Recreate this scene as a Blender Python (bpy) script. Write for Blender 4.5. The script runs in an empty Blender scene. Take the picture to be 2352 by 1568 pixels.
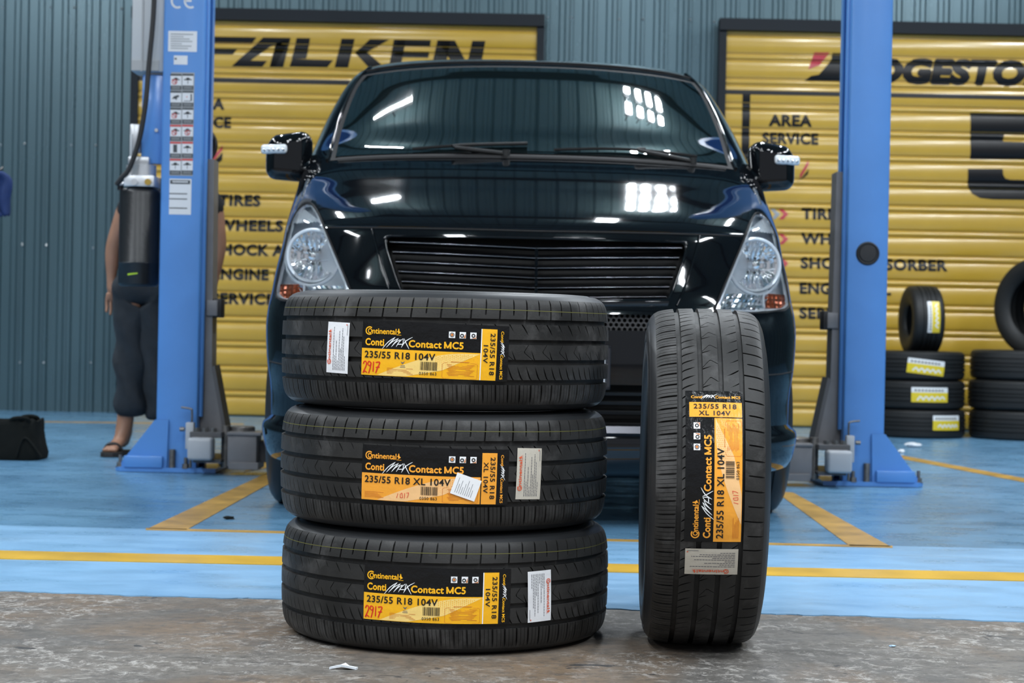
import bpy, bmesh, math, random
from mathutils import Vector, Matrix
from mathutils.bvhtree import BVHTree
random.seed(7)
PI = math.pi
scene = bpy.context.scene
COL = scene.collection

# ------------------------------------------------------------ camera
FPX, CX, CY = 4170.0, 1176.0, 784.0
CAMH = 0.659
PITCH = math.atan(24 / FPX)
ROLL = math.radians(1.15)
r0 = Vector((1, 0, 0)); up0 = Vector((0, math.sin(PITCH), math.cos(PITCH)))
FW = Vector((0, math.cos(PITCH), -math.sin(PITCH)))
RT = r0 * math.cos(ROLL) + up0 * math.sin(ROLL)
UP = up0 * math.cos(ROLL) - r0 * math.sin(ROLL)
CAMP = Vector((0, 0, CAMH))
cam_d = bpy.data.cameras.new('camera')
cam = bpy.data.objects.new('camera', cam_d); COL.objects.link(cam)
cam_d.sensor_width = 36; cam_d.lens = FPX / 2352 * 36
cam_d.clip_start = .05; cam_d.clip_end = 200
M = Matrix.Identity(4)
for i in range(3):
    M[i][0] = RT[i]; M[i][1] = UP[i]; M[i][2] = -FW[i]; M[i][3] = CAMP[i]
cam.matrix_world = M
cam_d.dof.use_dof = True; cam_d.dof.focus_distance = 3.68; cam_d.dof.aperture_fstop = 7.5
scene.camera = cam

# ------------------------------------------------------------ world and light
world = bpy.data.worlds.new('world'); scene.world = world; world.use_nodes = True
bg = world.node_tree.nodes['Background']
bg.inputs[0].default_value = (0.80, 0.84, 0.92, 1); bg.inputs[1].default_value = 0.42
scene.view_settings.view_transform = 'Standard'; scene.view_settings.look = 'None'
scene.view_settings.exposure = 0.10; scene.view_settings.gamma = 1.0
scene.view_settings.use_curve_mapping = False
CEIL = 5.3
UPL = .10
LAMPS = []     # (x, y, size x, size y, watts)
for lx in (-5.0, 4.6):  # side rows added clear of the reflections to keep the overall light level
    for ly in (-1.2, 1.6, 4.4, 7.2, 10.0): LAMPS.append((lx, ly, 0.22, 1.25, 95))
for ly in (-1.6, 1.2): LAMPS += [(-1.9, ly, 0.22, 1.25, 85), (1.9, ly, 0.22, 1.25, 85)]
LAMPS += [(-1.35, 9.7, .60, .045, 35), (.80, 8.0, .22, .7, 55), (-2.45, 8.9, .12, .6, 40), (2.75, 9.3, .10, .9, 50), (1.05, 2.6, .5, .5, 45), (-1.3, 2.6, .5, .5, 45)]
for k in range(4):
    for j in range(2): LAMPS.append((1.0 + .14 * k, 9.55 + .34 * j, 0.06, 0.19, 9))

# ------------------------------------------------------------ helpers
def at(px, py, Y):
    d = FW * FPX + RT * (px - CX) - UP * (py - CY)
    return CAMP + d * (Y / d.y)
def ground(px, py, z=0.0):
    d = FW * FPX + RT * (px - CX) - UP * (py - CY)
    return CAMP + d * ((z - CAMH) / d.z)

MATS = {}
def mat(name, col, rough=.5, metal=0, spec=.5, coat=0, emit=None, es=1, var=0, vscale=8, bump=0, bscale=40,
        alpha=None, trans=0, rvar=0, ior=1.5, aniso=None, coat_rough=.03):
    if name in MATS: return MATS[name]
    m = bpy.data.materials.new(name); m.use_nodes = True
    nt = m.node_tree; b = nt.nodes['Principled BSDF']
    b.inputs['Base Color'].default_value = (*col, 1)
    b.inputs['Roughness'].default_value = rough
    b.inputs['Metallic'].default_value = metal
    b.inputs['Specular IOR Level'].default_value = spec
    b.inputs['IOR'].default_value = ior
    if coat: b.inputs['Coat Weight'].default_value = coat; b.inputs['Coat Roughness'].default_value = coat_rough
    if trans: b.inputs['Transmission Weight'].default_value = trans
    if emit:
        b.inputs['Emission Color'].default_value = (*emit, 1); b.inputs['Emission Strength'].default_value = es
    if var or bump or rvar:
        tc = nt.nodes.new('ShaderNodeTexCoord')
        mp = nt.nodes.new('ShaderNodeMapping'); nt.links.new(tc.outputs['Object'], mp.inputs[0])
        if aniso: mp.inputs['Scale'].default_value = aniso
    if var or rvar:
        n = nt.nodes.new('ShaderNodeTexNoise'); n.inputs['Scale'].default_value = vscale; n.inputs['Detail'].default_value = 6
        nt.links.new(mp.outputs[0], n.inputs['Vector'])
    if var:
        r = nt.nodes.new('ShaderNodeValToRGB')
        r.color_ramp.elements[0].position = .3; r.color_ramp.elements[1].position = .72
        r.color_ramp.elements[0].color = (*[c * (1 - var) for c in col], 1)
        r.color_ramp.elements[1].color = (*[min(1, c * (1 + var)) for c in col], 1)
        nt.links.new(n.outputs[0], r.inputs[0]); nt.links.new(r.outputs[0], b.inputs['Base Color'])
    if rvar:
        mr = nt.nodes.new('ShaderNodeMapRange'); mr.inputs[1].default_value = .3; mr.inputs[2].default_value = .7
        mr.inputs[3].default_value = max(.02, rough - rvar); mr.inputs[4].default_value = rough + rvar
        nt.links.new(n.outputs[0], mr.inputs[0]); nt.links.new(mr.outputs[0], b.inputs['Roughness'])
    if bump:
        n2 = nt.nodes.new('ShaderNodeTexNoise'); n2.inputs['Scale'].default_value = bscale; n2.inputs['Detail'].default_value = 5
        nt.links.new(mp.outputs[0], n2.inputs['Vector'])
        bp = nt.nodes.new('ShaderNodeBump'); bp.inputs['Strength'].default_value = bump; bp.inputs['Distance'].default_value = .01
        nt.links.new(n2.outputs[0], bp.inputs['Height']); nt.links.new(bp.outputs[0], b.inputs['Normal'])
    MATS[name] = m
    return m

def lin(r, g, b):
    return tuple(((c / 255) / 12.92 if c / 255 <= .04045 else (((c / 255) + .055) / 1.055) ** 2.4) for c in (r, g, b))

def mw(o):
    m = o.matrix_basis.copy()
    while o.parent: o = o.parent; m = o.matrix_basis @ m
    return m

def obj(name, bm, m, parent=None, world=False, smooth=35, label=None):
    me = bpy.data.meshes.new(name)
    if isinstance(bm, bmesh.types.BMesh): bm.to_mesh(me); bm.free()
    else: me = bm
    ms = m if isinstance(m, (list, tuple)) else [m]
    for x in ms: me.materials.append(x)
    if smooth:
        for p in me.polygons: p.use_smooth = True
        me.set_sharp_from_angle(angle=math.radians(smooth))
    o = bpy.data.objects.new(name, me); COL.objects.link(o)
    if parent:
        o.parent = parent
        if world: me.transform(mw(parent).inverted())
    if label: o['label'] = label
    return o
def tag(o, label=None, cat=None, group=None, kind=None):
    if label: o['label'] = label
    if cat: o['category'] = cat
    if group: o['group'] = group
    if kind: o['kind'] = kind
    return o
def thing(name, label, cat, loc=(0, 0, 0), rot=(0, 0, 0), group=None, kind=None):
    o = bpy.data.objects.new(name, None); COL.objects.link(o)
    o.location = loc; o.rotation_euler = rot; o.empty_display_size = .1
    return tag(o, label, cat, group, kind)
def copy_tree(o, parent=None):
    c = o.copy(); COL.objects.link(c); c.parent = parent
    for ch in list(o.children): copy_tree(ch, c)
    return c
def BM(): return bmesh.new()

def box(bm, c, s, rot=None, bev=0, seg=2):
    r = bmesh.ops.create_cube(bm, size=1)
    vs = r['verts']
    mt = Matrix.Diagonal((*s, 1))
    bmesh.ops.transform(bm, matrix=mt, verts=vs)
    if bev:
        es = list({e for v in vs for e in v.link_edges})
        rr = bmesh.ops.bevel(bm, geom=es, offset=bev, segments=seg, affect='EDGES', profile=.5)
        vs = list({v for f in rr['faces'] for v in f.verts} | {v for v in vs if v.is_valid})
        # gather the connected island
        seen = set(vs); st = list(vs)
        while st:
            v = st.pop()
            for e in v.link_edges:
                w = e.other_vert(v)
                if w not in seen: seen.add(w); st.append(w)
        vs = list(seen)
    m = Matrix.Translation(c)
    if rot is not None: m = m @ (rot if isinstance(rot, Matrix) else Matrix.Rotation(rot[1], 4, rot[0]))
    bmesh.ops.transform(bm, matrix=m, verts=vs)
    return vs
def box2(bm, a, b, bev=0, seg=2):
    return box(bm, [(a[i] + b[i]) / 2 for i in range(3)], [abs(b[i] - a[i]) for i in range(3)], bev=bev, seg=seg)
def tube(bm, pts, rad, n=10, cap=True, closed=False):
    pts = [Vector(p) for p in pts]
    rr = rad if isinstance(rad, (list, tuple)) else [rad] * len(pts)
    rings = []; N = len(pts); prev = None
    for i, p in enumerate(pts):
        if closed: t = pts[(i + 1) % N] - pts[i - 1]
        else: t = pts[min(i + 1, N - 1)] - pts[max(i - 1, 0)]
        t.normalize()
        if prev is None:
            a = Vector((0, 0, 1)) if abs(t.z) < .9 else Vector((1, 0, 0))
            u = t.cross(a).normalized()
        else: u = (prev - t * prev.dot(t)).normalized()
        prev = u; w = t.cross(u)
        rings.append([bm.verts.new(p + (u * math.cos(2 * PI * k / n) + w * math.sin(2 * PI * k / n)) * rr[i]) for k in range(n)])
    for i in range(N if closed else N - 1):
        a = rings[i]; b = rings[(i + 1) % N]
        for k in range(n): bm.faces.new((a[k], a[(k + 1) % n], b[(k + 1) % n], b[k]))
    if cap and not closed:
        bm.faces.new(rings[0]); bm.faces.new(rings[-1][::-1])
def lathe(bm, prof, n=48, mt=None, closed=False, a0=0, a1=2 * PI):
    """prof: (r, z) pairs, spun about Z."""
    full = abs(a1 - a0 - 2 * PI) < 1e-6
    rings = []
    for k in range(n if full else n + 1):
        a = a0 + (a1 - a0) * k / n
        rings.append([bm.verts.new((r * math.cos(a), r * math.sin(a), z)) for r, z in prof])
    P = len(prof)
    for k in range(n):
        A = rings[k]; B = rings[(k + 1) % len(rings)]
        for j in range(P if closed else P - 1):
            q = (A[j], B[j], B[(j + 1) % P], A[(j + 1) % P])
            bm.faces.new(q)
    vs = [v for r in rings for v in r]
    if mt is not None: bmesh.ops.transform(bm, matrix=mt, verts=vs)
    bmesh.ops.remove_doubles(bm, verts=vs, dist=1e-6)
def cyl(bm, p0, p1, r, n=20, r2=None, bev=0):
    tube(bm, [p0, p1], [r, r if r2 is None else r2], n=n)
def prism(bm, pts, a, b, axis='y'):
    """polygon in the two other axes, extruded along axis from a to b"""
    def mk(p, t):
        if axis == 'y': return (p[0], t, p[1])
        if axis == 'z': return (p[0], p[1], t)
        return (t, p[0], p[1])
    A = [bm.verts.new(mk(p, a)) for p in pts]; B = [bm.verts.new(mk(p, b)) for p in pts]
    bm.faces.new(A); bm.faces.new(B[::-1])
    n = len(pts)
    for i in range(n): bm.faces.new((A[i], B[i], B[(i + 1) % n], A[(i + 1) % n]))
    bmesh.ops.recalc_face_normals(bm, faces=bm.faces)
def grid(bm, rows, close_u=False, mi=0, flip=False):
    V = [[bm.verts.new(p) for p in r] for r in rows]
    for i in range(len(V) - 1):
        n = len(V[i])
        for j in range(n if close_u else n - 1):
            q = (V[i][j], V[i][(j + 1) % n], V[i + 1][(j + 1) % n], V[i + 1][j])
            f = bm.faces.new(q[::-1] if flip else q); f.material_index = mi
    return V
def pchip(xs, ys):
    n = len(xs); h = [xs[i + 1] - xs[i] for i in range(n - 1)]; d = [(ys[i + 1] - ys[i]) / h[i] for i in range(n - 1)]
    m = [0] * n; m[0] = d[0]; m[-1] = d[-1]
    for i in range(1, n - 1):
        if d[i - 1] * d[i] > 0:
            w1 = 2 * h[i] + h[i - 1]; w2 = h[i] + 2 * h[i - 1]
            m[i] = (w1 + w2) / (w1 / d[i - 1] + w2 / d[i])
    def f(x):
        x = min(max(x, xs[0]), xs[-1]); i = 0
        while i < n - 2 and x > xs[i + 1]: i += 1
        t = (x - xs[i]) / h[i]
        return ((2*t**3-3*t**2+1)*ys[i] + (t**3-2*t**2+t)*h[i]*m[i] + (-2*t**3+3*t**2)*ys[i+1] + (t**3-t**2)*h[i]*m[i+1])
    return f
def smooth_path(pts, n=6):
    """Catmull-Rom through pts"""
    P = [Vector(p) for p in pts]; out = []
    for i in range(len(P) - 1):
        a = P[max(i - 1, 0)]; b = P[i]; c = P[i + 1]; d = P[min(i + 2, len(P) - 1)]
        for k in range(n):
            t = k / n
            out.append(.5 * ((2 * b) + (c - a) * t + (2*a - 5*b + 4*c - d) * t*t + (-a + 3*b - 3*c + d) * t**3))
    out.append(P[-1]); return out

# text as flat polygons, fitted into a box
TXT = {}
def text2d(s, bold=0.0, space=1.0):
    k = (s, bold, space)
    if k not in TXT:
        cu = bpy.data.curves.new('t', 'FONT'); cu.body = s; cu.size = 1; cu.offset = bold; cu.space_character = space
        cu.resolution_u = 3; cu.dimensions = '2D'; cu.fill_mode = 'BOTH'
        o = bpy.data.objects.new('t', cu); COL.objects.link(o)
        bpy.context.view_layer.update()
        me = o.to_mesh()
        vs = [(v.co.x, v.co.y) for v in me.vertices]; fs = [tuple(p.vertices) for p in me.polygons]
        o.to_mesh_clear(); bpy.data.objects.remove(o); bpy.data.curves.remove(cu)
        x0 = min(v[0] for v in vs); x1 = max(v[0] for v in vs); y0 = min(v[1] for v in vs); y1 = max(v[1] for v in vs)
        TXT[k] = ([((x - x0) / (x1 - x0), (y - y0) / (y1 - y0)) for x, y in vs], fs)
    return TXT[k]

class Sheet:
    """flat print: faces in 2D with a material index and a layer"""
    def __init__(s): s.F = []
    def rect(s, x0, y0, x1, y1, m=0, L=0, step=None):
        nx = max(1, math.ceil(abs(x1 - x0) / step)) if step else 1
        ny = max(1, math.ceil(abs(y1 - y0) / step)) if step else 1
        for i in range(nx):
            for j in range(ny):
                a = x0 + (x1 - x0) * i / nx; b = x0 + (x1 - x0) * (i + 1) / nx
                c = y0 + (y1 - y0) * j / ny; d = y0 + (y1 - y0) * (j + 1) / ny
                s.F.append(([(a, c), (b, c), (b, d), (a, d)], m, L))
    def poly(s, pts, m=0, L=0): s.F.append((list(pts), m, L))
    def strip(s, top, bot, m=0, L=0):
        for i in range(len(top) - 1): s.F.append(([bot[i], bot[i + 1], top[i + 1], top[i]], m, L))
    def text(s, t, x0, y0, x1, y1, m=0, L=1, bold=0, rot=0, slant=0, space=1.0, heavy=0):
        """box given before the turn; rot in degrees (0, 90, -90, 180) about the box: box is the final box"""
        V, F = text2d(t, bold, space); strike = 5 if heavy else 1
        def mp(p):
            u, v = p
            if rot == 90: u, v = 1 - p[1], p[0]
            elif rot == -90: u, v = p[1], 1 - p[0]
            elif rot == 180: u, v = 1 - p[0], 1 - p[1]
            return (x0 + (x1 - x0) * u + slant * (y1 - y0) * (v - .5), y0 + (y1 - y0) * v)
        W = [mp(p) for p in V]
        for q in range(strike):
            dx, dy = ((0, 0), (1, 0), (-1, 0), (0, 1), (0, -1))[q]; g = heavy * min(abs(x1 - x0), abs(y1 - y0))
            for f in F: s.F.append(([(W[i][0] + dx * g, W[i][1] + dy * g) for i in f], m, L + .12 * q))
    def stroke(s, pts, w, m=0, L=1):
        for i in range(len(pts) - 1):
            a = Vector(pts[i]); b = Vector(pts[i + 1]); d = b - a
            if d.length < 1e-9: continue
            wa = w[i] if isinstance(w, (list, tuple)) else w; wb = w[i + 1] if isinstance(w, (list, tuple)) else w
            n = Vector((-d.y, d.x)).normalized()
            s.F.append(([tuple(a - n * wa / 2), tuple(b - n * wb / 2), tuple(b + n * wb / 2), tuple(a + n * wa / 2)], m, L))
    def disc(s, x, y, r, m=0, L=1, n=16, r2=None):
        if r2 is None: s.F.append(([(x + r * math.cos(2*PI*k/n), y + r * math.sin(2*PI*k/n)) for k in range(n)], m, L))
        else:
            for k in range(n):
                a = 2*PI*k/n; b = 2*PI*(k+1)/n
                s.F.append(([(x + r*math.cos(a), y + r*math.sin(a)), (x + r*math.cos(b), y + r*math.sin(b)),
                             (x + r2*math.cos(b), y + r2*math.sin(b)), (x + r2*math.cos(a), y + r2*math.sin(a))], m, L))
    def bm(s, fn, cut=None):
        """fn(x, y, layer) -> world point"""
        bm = BM()
        for pts, m, L in s.F:
            f = bm.faces.new([bm.verts.new((p[0], p[1], L)) for p in pts]); f.material_index = m
        if cut:
            for z in cut:
                bmesh.ops.bisect_plane(bm, geom=bm.verts[:] + bm.edges[:] + bm.faces[:], plane_co=(0, z, 0), plane_no=(0, 1, 0))
        for v in bm.verts: v.co = fn(v.co.x, v.co.y, v.co.z)
        return bm

def skin_obj(name, pts, edges, rad, m, parent=None, world=False, sub=2, root=0):
    me = bpy.data.meshes.new(name + '_t'); me.from_pydata([tuple(p) for p in pts], edges, [])
    o = bpy.data.objects.new(name + '_t', me); COL.objects.link(o)
    sk = o.modifiers.new('s', 'SKIN'); sk.use_smooth_shade = True
    lay = me.skin_vertices[0].data if me.skin_vertices else None
    if lay is None:
        bm = BM(); bm.from_mesh(me); bm.verts.layers.skin.verify(); bm.to_mesh(me); bm.free(); lay = me.skin_vertices[0].data
    for i, r in enumerate(rad):
        lay[i].radius = r if isinstance(r, tuple) else (r, r); lay[i].use_root = (i == root)
    su = o.modifiers.new('u', 'SUBSURF'); su.levels = sub; su.render_levels = sub
    bpy.context.view_layer.update()
    dg = bpy.context.evaluated_depsgraph_get()
    out = bpy.data.meshes.new_from_object(o.evaluated_get(dg))
    bpy.data.objects.remove(o); bpy.data.meshes.remove(me)
    out.name = name
    return obj(name, out, m, parent, world, smooth=180)

# ------------------------------------------------------------ materials of the shell
def floor_mat(name, base, dark, light, gloss, concrete=False):
    m = bpy.data.materials.new(name); m.use_nodes = True; nt = m.node_tree; N = nt.nodes; Lk = nt.links
    b = N['Principled BSDF']
    tc = N.new('ShaderNodeTexCoord')
    def noise(sc, det=8, rough=.6, scale=(1, 1, 1), dist=0):
        mp = N.new('ShaderNodeMapping'); mp.inputs['Scale'].default_value = scale; Lk.new(tc.outputs['Object'], mp.inputs[0])
        n = N.new('ShaderNodeTexNoise'); n.inputs['Scale'].default_value = sc; n.inputs['Detail'].default_value = det
        n.inputs['Roughness'].default_value = rough; n.inputs['Distortion'].default_value = dist
        Lk.new(mp.outputs[0], n.inputs['Vector']); return n.outputs[0]
    def ramp(src, p0, p1, c0=(0, 0, 0), c1=(1, 1, 1)):
        r = N.new('ShaderNodeValToRGB'); r.color_ramp.elements[0].position = p0; r.color_ramp.elements[1].position = p1
        r.color_ramp.elements[0].color = (*c0, 1); r.color_ramp.elements[1].color = (*c1, 1); Lk.new(src, r.inputs[0]); return r.outputs[0]
    def mix(a, bcol, fac):
        x = N.new('ShaderNodeMix'); x.data_type = 'RGBA'
        if isinstance(fac, float): x.inputs[0].default_value = fac
        else: Lk.new(fac, x.inputs[0])
        for s, v in ((6, a), (7, bcol)):
            if isinstance(v, tuple): x.inputs[s].default_value = (*v, 1)
            else: Lk.new(v, x.inputs[s])
        return x.outputs[2]
    c = mix(dark, base, ramp(noise(1.1, 6), .38, .6))
    if concrete:
        c = mix(c, (.175, .108, .055), ramp(noise(1.3, 5, .6, (1, 1, 1), .6), .46, .64, (0, 0, 0), (.85, .85, .85)))
        c = mix(c, (.055, .050, .046), ramp(noise(9, 8, .7, (1, 1.8, 1)), .50, .68, (0, 0, 0), (.85, .85, .85)))
        fk = N.new('ShaderNodeMath'); fk.operation = 'MULTIPLY'
        Lk.new(ramp(noise(26, 12, .85, (1, .8, 1), .5), .505, .57), fk.inputs[0]); Lk.new(ramp(noise(3.2, 4, .6), .42, .60, (.06, .06, .06), (.8, .8, .8)), fk.inputs[1])
        c = mix(c, light, fk.outputs[0])
        c = mix(c, (.02, .021, .024), ramp(noise(6.5, 5, .55, (1, 1.2, 1), 1.5), .66, .685, (0, 0, 0), (.9, .9, .9)))
        c = mix(c, (.06, .055, .05), ramp(noise(45, 6, .75), .50, .66, (0, 0, 0), (.8, .8, .8)))
    else:
        c = mix(c, light, ramp(noise(3, 8, .65, (.5, 1.6, 1), .5), .52, .72, (0, 0, 0), (.55, .55, .55)))
        c = mix(c, dark, ramp(noise(7, 8, .7, (.6, 1.5, 1)), .55, .8, (0, 0, 0), (.6, .6, .6)))
        c = mix(c, (.05, .055, .06), ramp(noise(4.3, 9, .8), .70, .8, (0, 0, 0), (.6, .6, .6)))
    Lk.new(c, b.inputs['Base Color'])
    mr = N.new('ShaderNodeMapRange'); mr.inputs[1].default_value = .35; mr.inputs[2].default_value = .7
    mr.inputs[3].default_value = gloss - .08; mr.inputs[4].default_value = gloss + .15
    Lk.new(noise(6, 5, .6, (.7, 1.4, 1)), mr.inputs[0]); Lk.new(mr.outputs[0], b.inputs['Roughness'])
    bp = N.new('ShaderNodeBump'); bp.inputs['Strength'].default_value = .5 if concrete else .08; bp.inputs['Distance'].default_value = .004
    Lk.new(noise(35 if concrete else 12, 8, .7), bp.inputs['Height']); Lk.new(bp.outputs[0], b.inputs['Normal'])
    MATS[name] = m; return m
M_conc = floor_mat('concrete', (.150, .134, .115), (.092, .087, .080), (.42, .40, .37), .62, True)
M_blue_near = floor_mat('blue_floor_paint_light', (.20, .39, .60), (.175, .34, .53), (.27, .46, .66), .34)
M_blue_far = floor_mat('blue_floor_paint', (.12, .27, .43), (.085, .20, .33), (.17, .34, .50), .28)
M_line = mat('yellow_line_paint', (.58, .34, .02), .35, var=.22, vscale=5)
M_line2 = mat('worn_yellow_line_paint', (.42, .24, .045), .4, var=.35, vscale=7)
M_clad = mat('teal_sheet_steel', (.070, .126, .150), .28, metal=.4, spec=.6, var=.12, vscale=1.2, rvar=.06, aniso=(1, 1, .2))
M_clad_ceil = mat('roof_sheet_steel', (.24, .36, .37), .45)
M_slat = mat('yellow_slat_paint', (.52, .325, .040), .24, spec=.6, coat=.3, var=.08, vscale=2.5, bump=.05, bscale=6, coat_rough=.12)
M_black = mat('black_paint', (.010, .011, .013), .32)
M_frame = mat('dark_door_frame', (.006, .010, .015), .55, spec=.25)
M_screw = mat('galvanised_screw', (.6, .62, .62), .3, metal=.6)
M_red = mat('red_print', (.45, .03, .05), .4)
M_greyp = mat('grey_print', (.25, .28, .32), .4)
M_blackprint = mat('black_print', (.006, .006, .007), .34, spec=.3)

# ------------------------------------------------------------ floor
bm = BM(); box2(bm, (-10, -7, -.2), (10, 14, 0)); tag(obj('floor', bm, M_conc, smooth=0), kind='structure')
# blue painted area with a ragged front edge
e0 = ground(0, 1359); e1 = ground(2352, 1428)
def edge_y(x):
    t = (x - e0.x) / (e1.x - e0.x); y = e0.y + (e1.y - e0.y) * t
    return y + .006 * math.sin(x * 9.1) + .004 * math.sin(x * 31 + 1) + .003 * math.sin(x * 77) + random.uniform(-.003, .003)
s0 = ground(0, 1208); s1 = ground(2352, 1262)
def seam_y(x): return s0.y + (s1.y - s0.y) * (x - s0.x) / (s1.x - s0.x)
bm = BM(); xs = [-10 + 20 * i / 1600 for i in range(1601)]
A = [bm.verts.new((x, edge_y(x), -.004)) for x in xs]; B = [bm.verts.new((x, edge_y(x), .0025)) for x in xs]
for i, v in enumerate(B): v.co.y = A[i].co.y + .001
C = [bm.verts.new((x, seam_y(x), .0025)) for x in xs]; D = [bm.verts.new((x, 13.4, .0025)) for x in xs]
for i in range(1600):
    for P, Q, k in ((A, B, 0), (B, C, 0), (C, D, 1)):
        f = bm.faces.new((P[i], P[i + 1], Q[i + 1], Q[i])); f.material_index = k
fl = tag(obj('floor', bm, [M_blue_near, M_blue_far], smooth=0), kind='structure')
def marking(quad, m, label=None, z=.0045):
    bm = BM(); P = [ground(*q) for q in quad]
    n = len(P); up = [bm.verts.new((p.x, p.y, z)) for p in P]; lo = [bm.verts.new((p.x, p.y, .0015)) for p in P]
    bm.faces.new(up)
    for i in range(n): bm.faces.new((up[i], lo[i], lo[(i + 1) % n], up[(i + 1) % n]))
    bmesh.ops.recalc_face_normals(bm, faces=bm.faces)
    obj('painted_line', bm, m, fl, smooth=0, label=label)
def ext(p, q, x): t = (x - p[0]) / (q[0] - p[0]); return (x, p[1] + (q[1] - p[1]) * t)
a, b_ = (0, 1267), (2352, 1318); c_, d_ = (2352, 1337), (0, 1286)
marking([ext(a, b_, -900), ext(a, b_, 3200), ext(d_, c_, 3200), ext(d_, c_, -900)], M_line, 'long yellow line across the bay front')
marking([(335, 1215), (2050, 1256), (2050, 1260), (335, 1219)], M_line2, 'thin ochre line')
marking([(340, 1216), (640, 1075), (668, 1085), (428, 1219)], M_line2, 'left diagonal ochre line')
marking([(1780, 1130), (1822, 1133), (2046, 1258), (1952, 1256)], M_line2, 'right diagonal ochre line')
marking([(560, 1085), (590, 1064), (700, 1052), (700, 1062)], M_line2, 'ochre line behind left post')
marking([(2050, 1043), (2700, 1165), (2700, 1176), (2046, 1050)], M_line2, 'ochre line running right from post')
marking([(60, 968), (560, 974), (560, 976), (60, 970)], M_line2, 'faint ochre line by the wall')

# ------------------------------------------------------------ walls and roof
WY = 13.30; PITCHX = .1735
def sheet_bm(h, nrib=5, pitch=PITCHX, depth=.024):
    bm = BM(); pr = []
    for k in range(nrib):
        x = k * pitch
        pr += [(x, 0), (x + pitch * .34, 0), (x + pitch * .37, -.006), (x + pitch * .40, 0), (x + pitch * .58, 0), (x + pitch * .61, -.006), (x + pitch * .64, 0),
               (x + pitch * .80, 0), (x + pitch * .84, -depth), (x + pitch * .94, -depth), (x + pitch * .98, 0)]
    pr.append((nrib * pitch, 0)); pr = [(x, y) for x, y in pr]
    V = [[bm.verts.new((x, y, z)) for x, y in pr] for z in (0, h)]
    for i in range(len(pr) - 1): bm.faces.new((V[0][i], V[0][i + 1], V[1][i + 1], V[1][i]))
    W = [[bm.verts.new((x, y + .004, z)) for x, y in pr] for z in (0, h)]
    for i in range(len(pr) - 1): bm.faces.new((W[0][i + 1], W[0][i], W[1][i], W[1][i + 1]))
    return bm
wall = thing('wall_back', 'teal ribbed steel back wall', None, (0, WY, 0)); wall['kind'] = 'structure'
bm = BM(); box2(bm, (-10, .05, -.1), (10, .2, CEIL + .1)); obj('backing', bm, M_clad, wall, smooth=0)
first = obj('cladding_sheet', sheet_bm(CEIL), M_clad, wall, smooth=0); SW = PITCHX * 5 - .002
off = at(0, 700, WY).x - .95 * PITCHX
n0 = -7
for k in range(24):
    o = first if k == 0 else first.copy()
    if k: COL.objects.link(o)
    o.location = (off + (k + n0) * SW, -.0015 * (k % 2), 0)
first.location = (off + n0 * SW, 0, 0)
bm = BM()
for k in range(-35, 80):
    x = off + .89 * PITCHX + k * SW / 5
    for z in (.36, 1.21, 1.95, 2.95):
        if (k * 7 + int(z * 10)) % 3: cyl(bm, (x + random.uniform(-.006, .006), -.026, z + random.uniform(-.02, .02)), (x, -.034, z), .007, n=6)
s = obj('screw', bm, M_screw, wall, smooth=0); s['kind'] = 'stuff'
for nm, x in (('wall_left', -9.4), ('wall_right', 9.4)):
    w = thing(nm, 'teal ribbed steel side wall', None, (x, 0, 0)); w['kind'] = 'structure'
    sg = 1 if x < 0 else -1
    f = obj('cladding_sheet', sheet_bm(CEIL, 5), M_clad, w, smooth=0)
    for k in range(17):
        o = f if k == 0 else f.copy()
        if k: COL.objects.link(o)
        o.rotation_euler = (0, 0, sg * PI / 2 )
        o.location = (0, (-1.3 + k * SW) if sg > 0 else (-1.3 + (k + 1) * SW), 0)
    bm = BM(); box2(bm, (-sg * .15, -1.4, 0), (-sg * .04, WY, CEIL)); obj('backing', bm, M_clad, w, smooth=0)
# roof: ribs run front to back, steel purlins under it
roof = thing('ceiling', 'ribbed steel roof with purlins', None, (0, 0, CEIL)); roof['kind'] = 'structure'
f = obj('roof_sheet', sheet_bm(WY + 2.6), M_clad_ceil, roof, smooth=0)
for k in range(24):
    o = f if k == 0 else f.copy()
    if k: COL.objects.link(o)
    o.rotation_euler = (-PI / 2, 0, 0); o.scale = (1, 1, 1)
    o.location = (-10.2 + k * SW, -2.6, 0)
bm = BM(); box2(bm, (-10, -2.6, .03), (10, WY, .12)); obj('backing', bm, M_clad_ceil, roof, smooth=0)
bm = BM()
box2(bm, (-9.9, -.06, -.16), (9.9, .06, -.03)); pf = obj('purlin', bm, M_frame, roof, smooth=0); pf.location = (0, -1.8, 0)
for k in range(1, 8):
    o = pf.copy(); COL.objects.link(o); o.location = (0, -1.8 + 2.05 * k, 0)

# ------------------------------------------------------------ roller doors
SY = 13.17; SP = .1795
def slat_prof(t):
    t = t % 1
    if t < .70: u = t / .70; return -.012 * (math.sin(PI * u) ** .55) - .002
    if t < .745: return 0.004
    if t < .945: u = (t - .745) / .2; return -.010 * math.sin(PI * u) ** .6 - .002
    return .004
TS = [0, .03, .07, .14, .25, .35, .45, .56, .63, .67, .70, .705, .74, .745, .765, .80, .845, .89, .925, .945, .95, .995]
def slat_bm(w):
    bm = BM(); rows = []
    for t in TS: rows.append([(0, slat_prof(t), t * SP), (w, slat_prof(t), t * SP)])
    rows.append([(0, .012, .995 * SP), (w, .012, .995 * SP)]); rows.append([(0, .012, 0), (w, .012, 0)]); rows.append(rows[0])
    grid(bm, rows); bmesh.ops.recalc_face_normals(bm, faces=bm.faces); return bm
DTOP = at(1700, 72, SY).z
nsl = int(DTOP / SP) + 1
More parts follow.
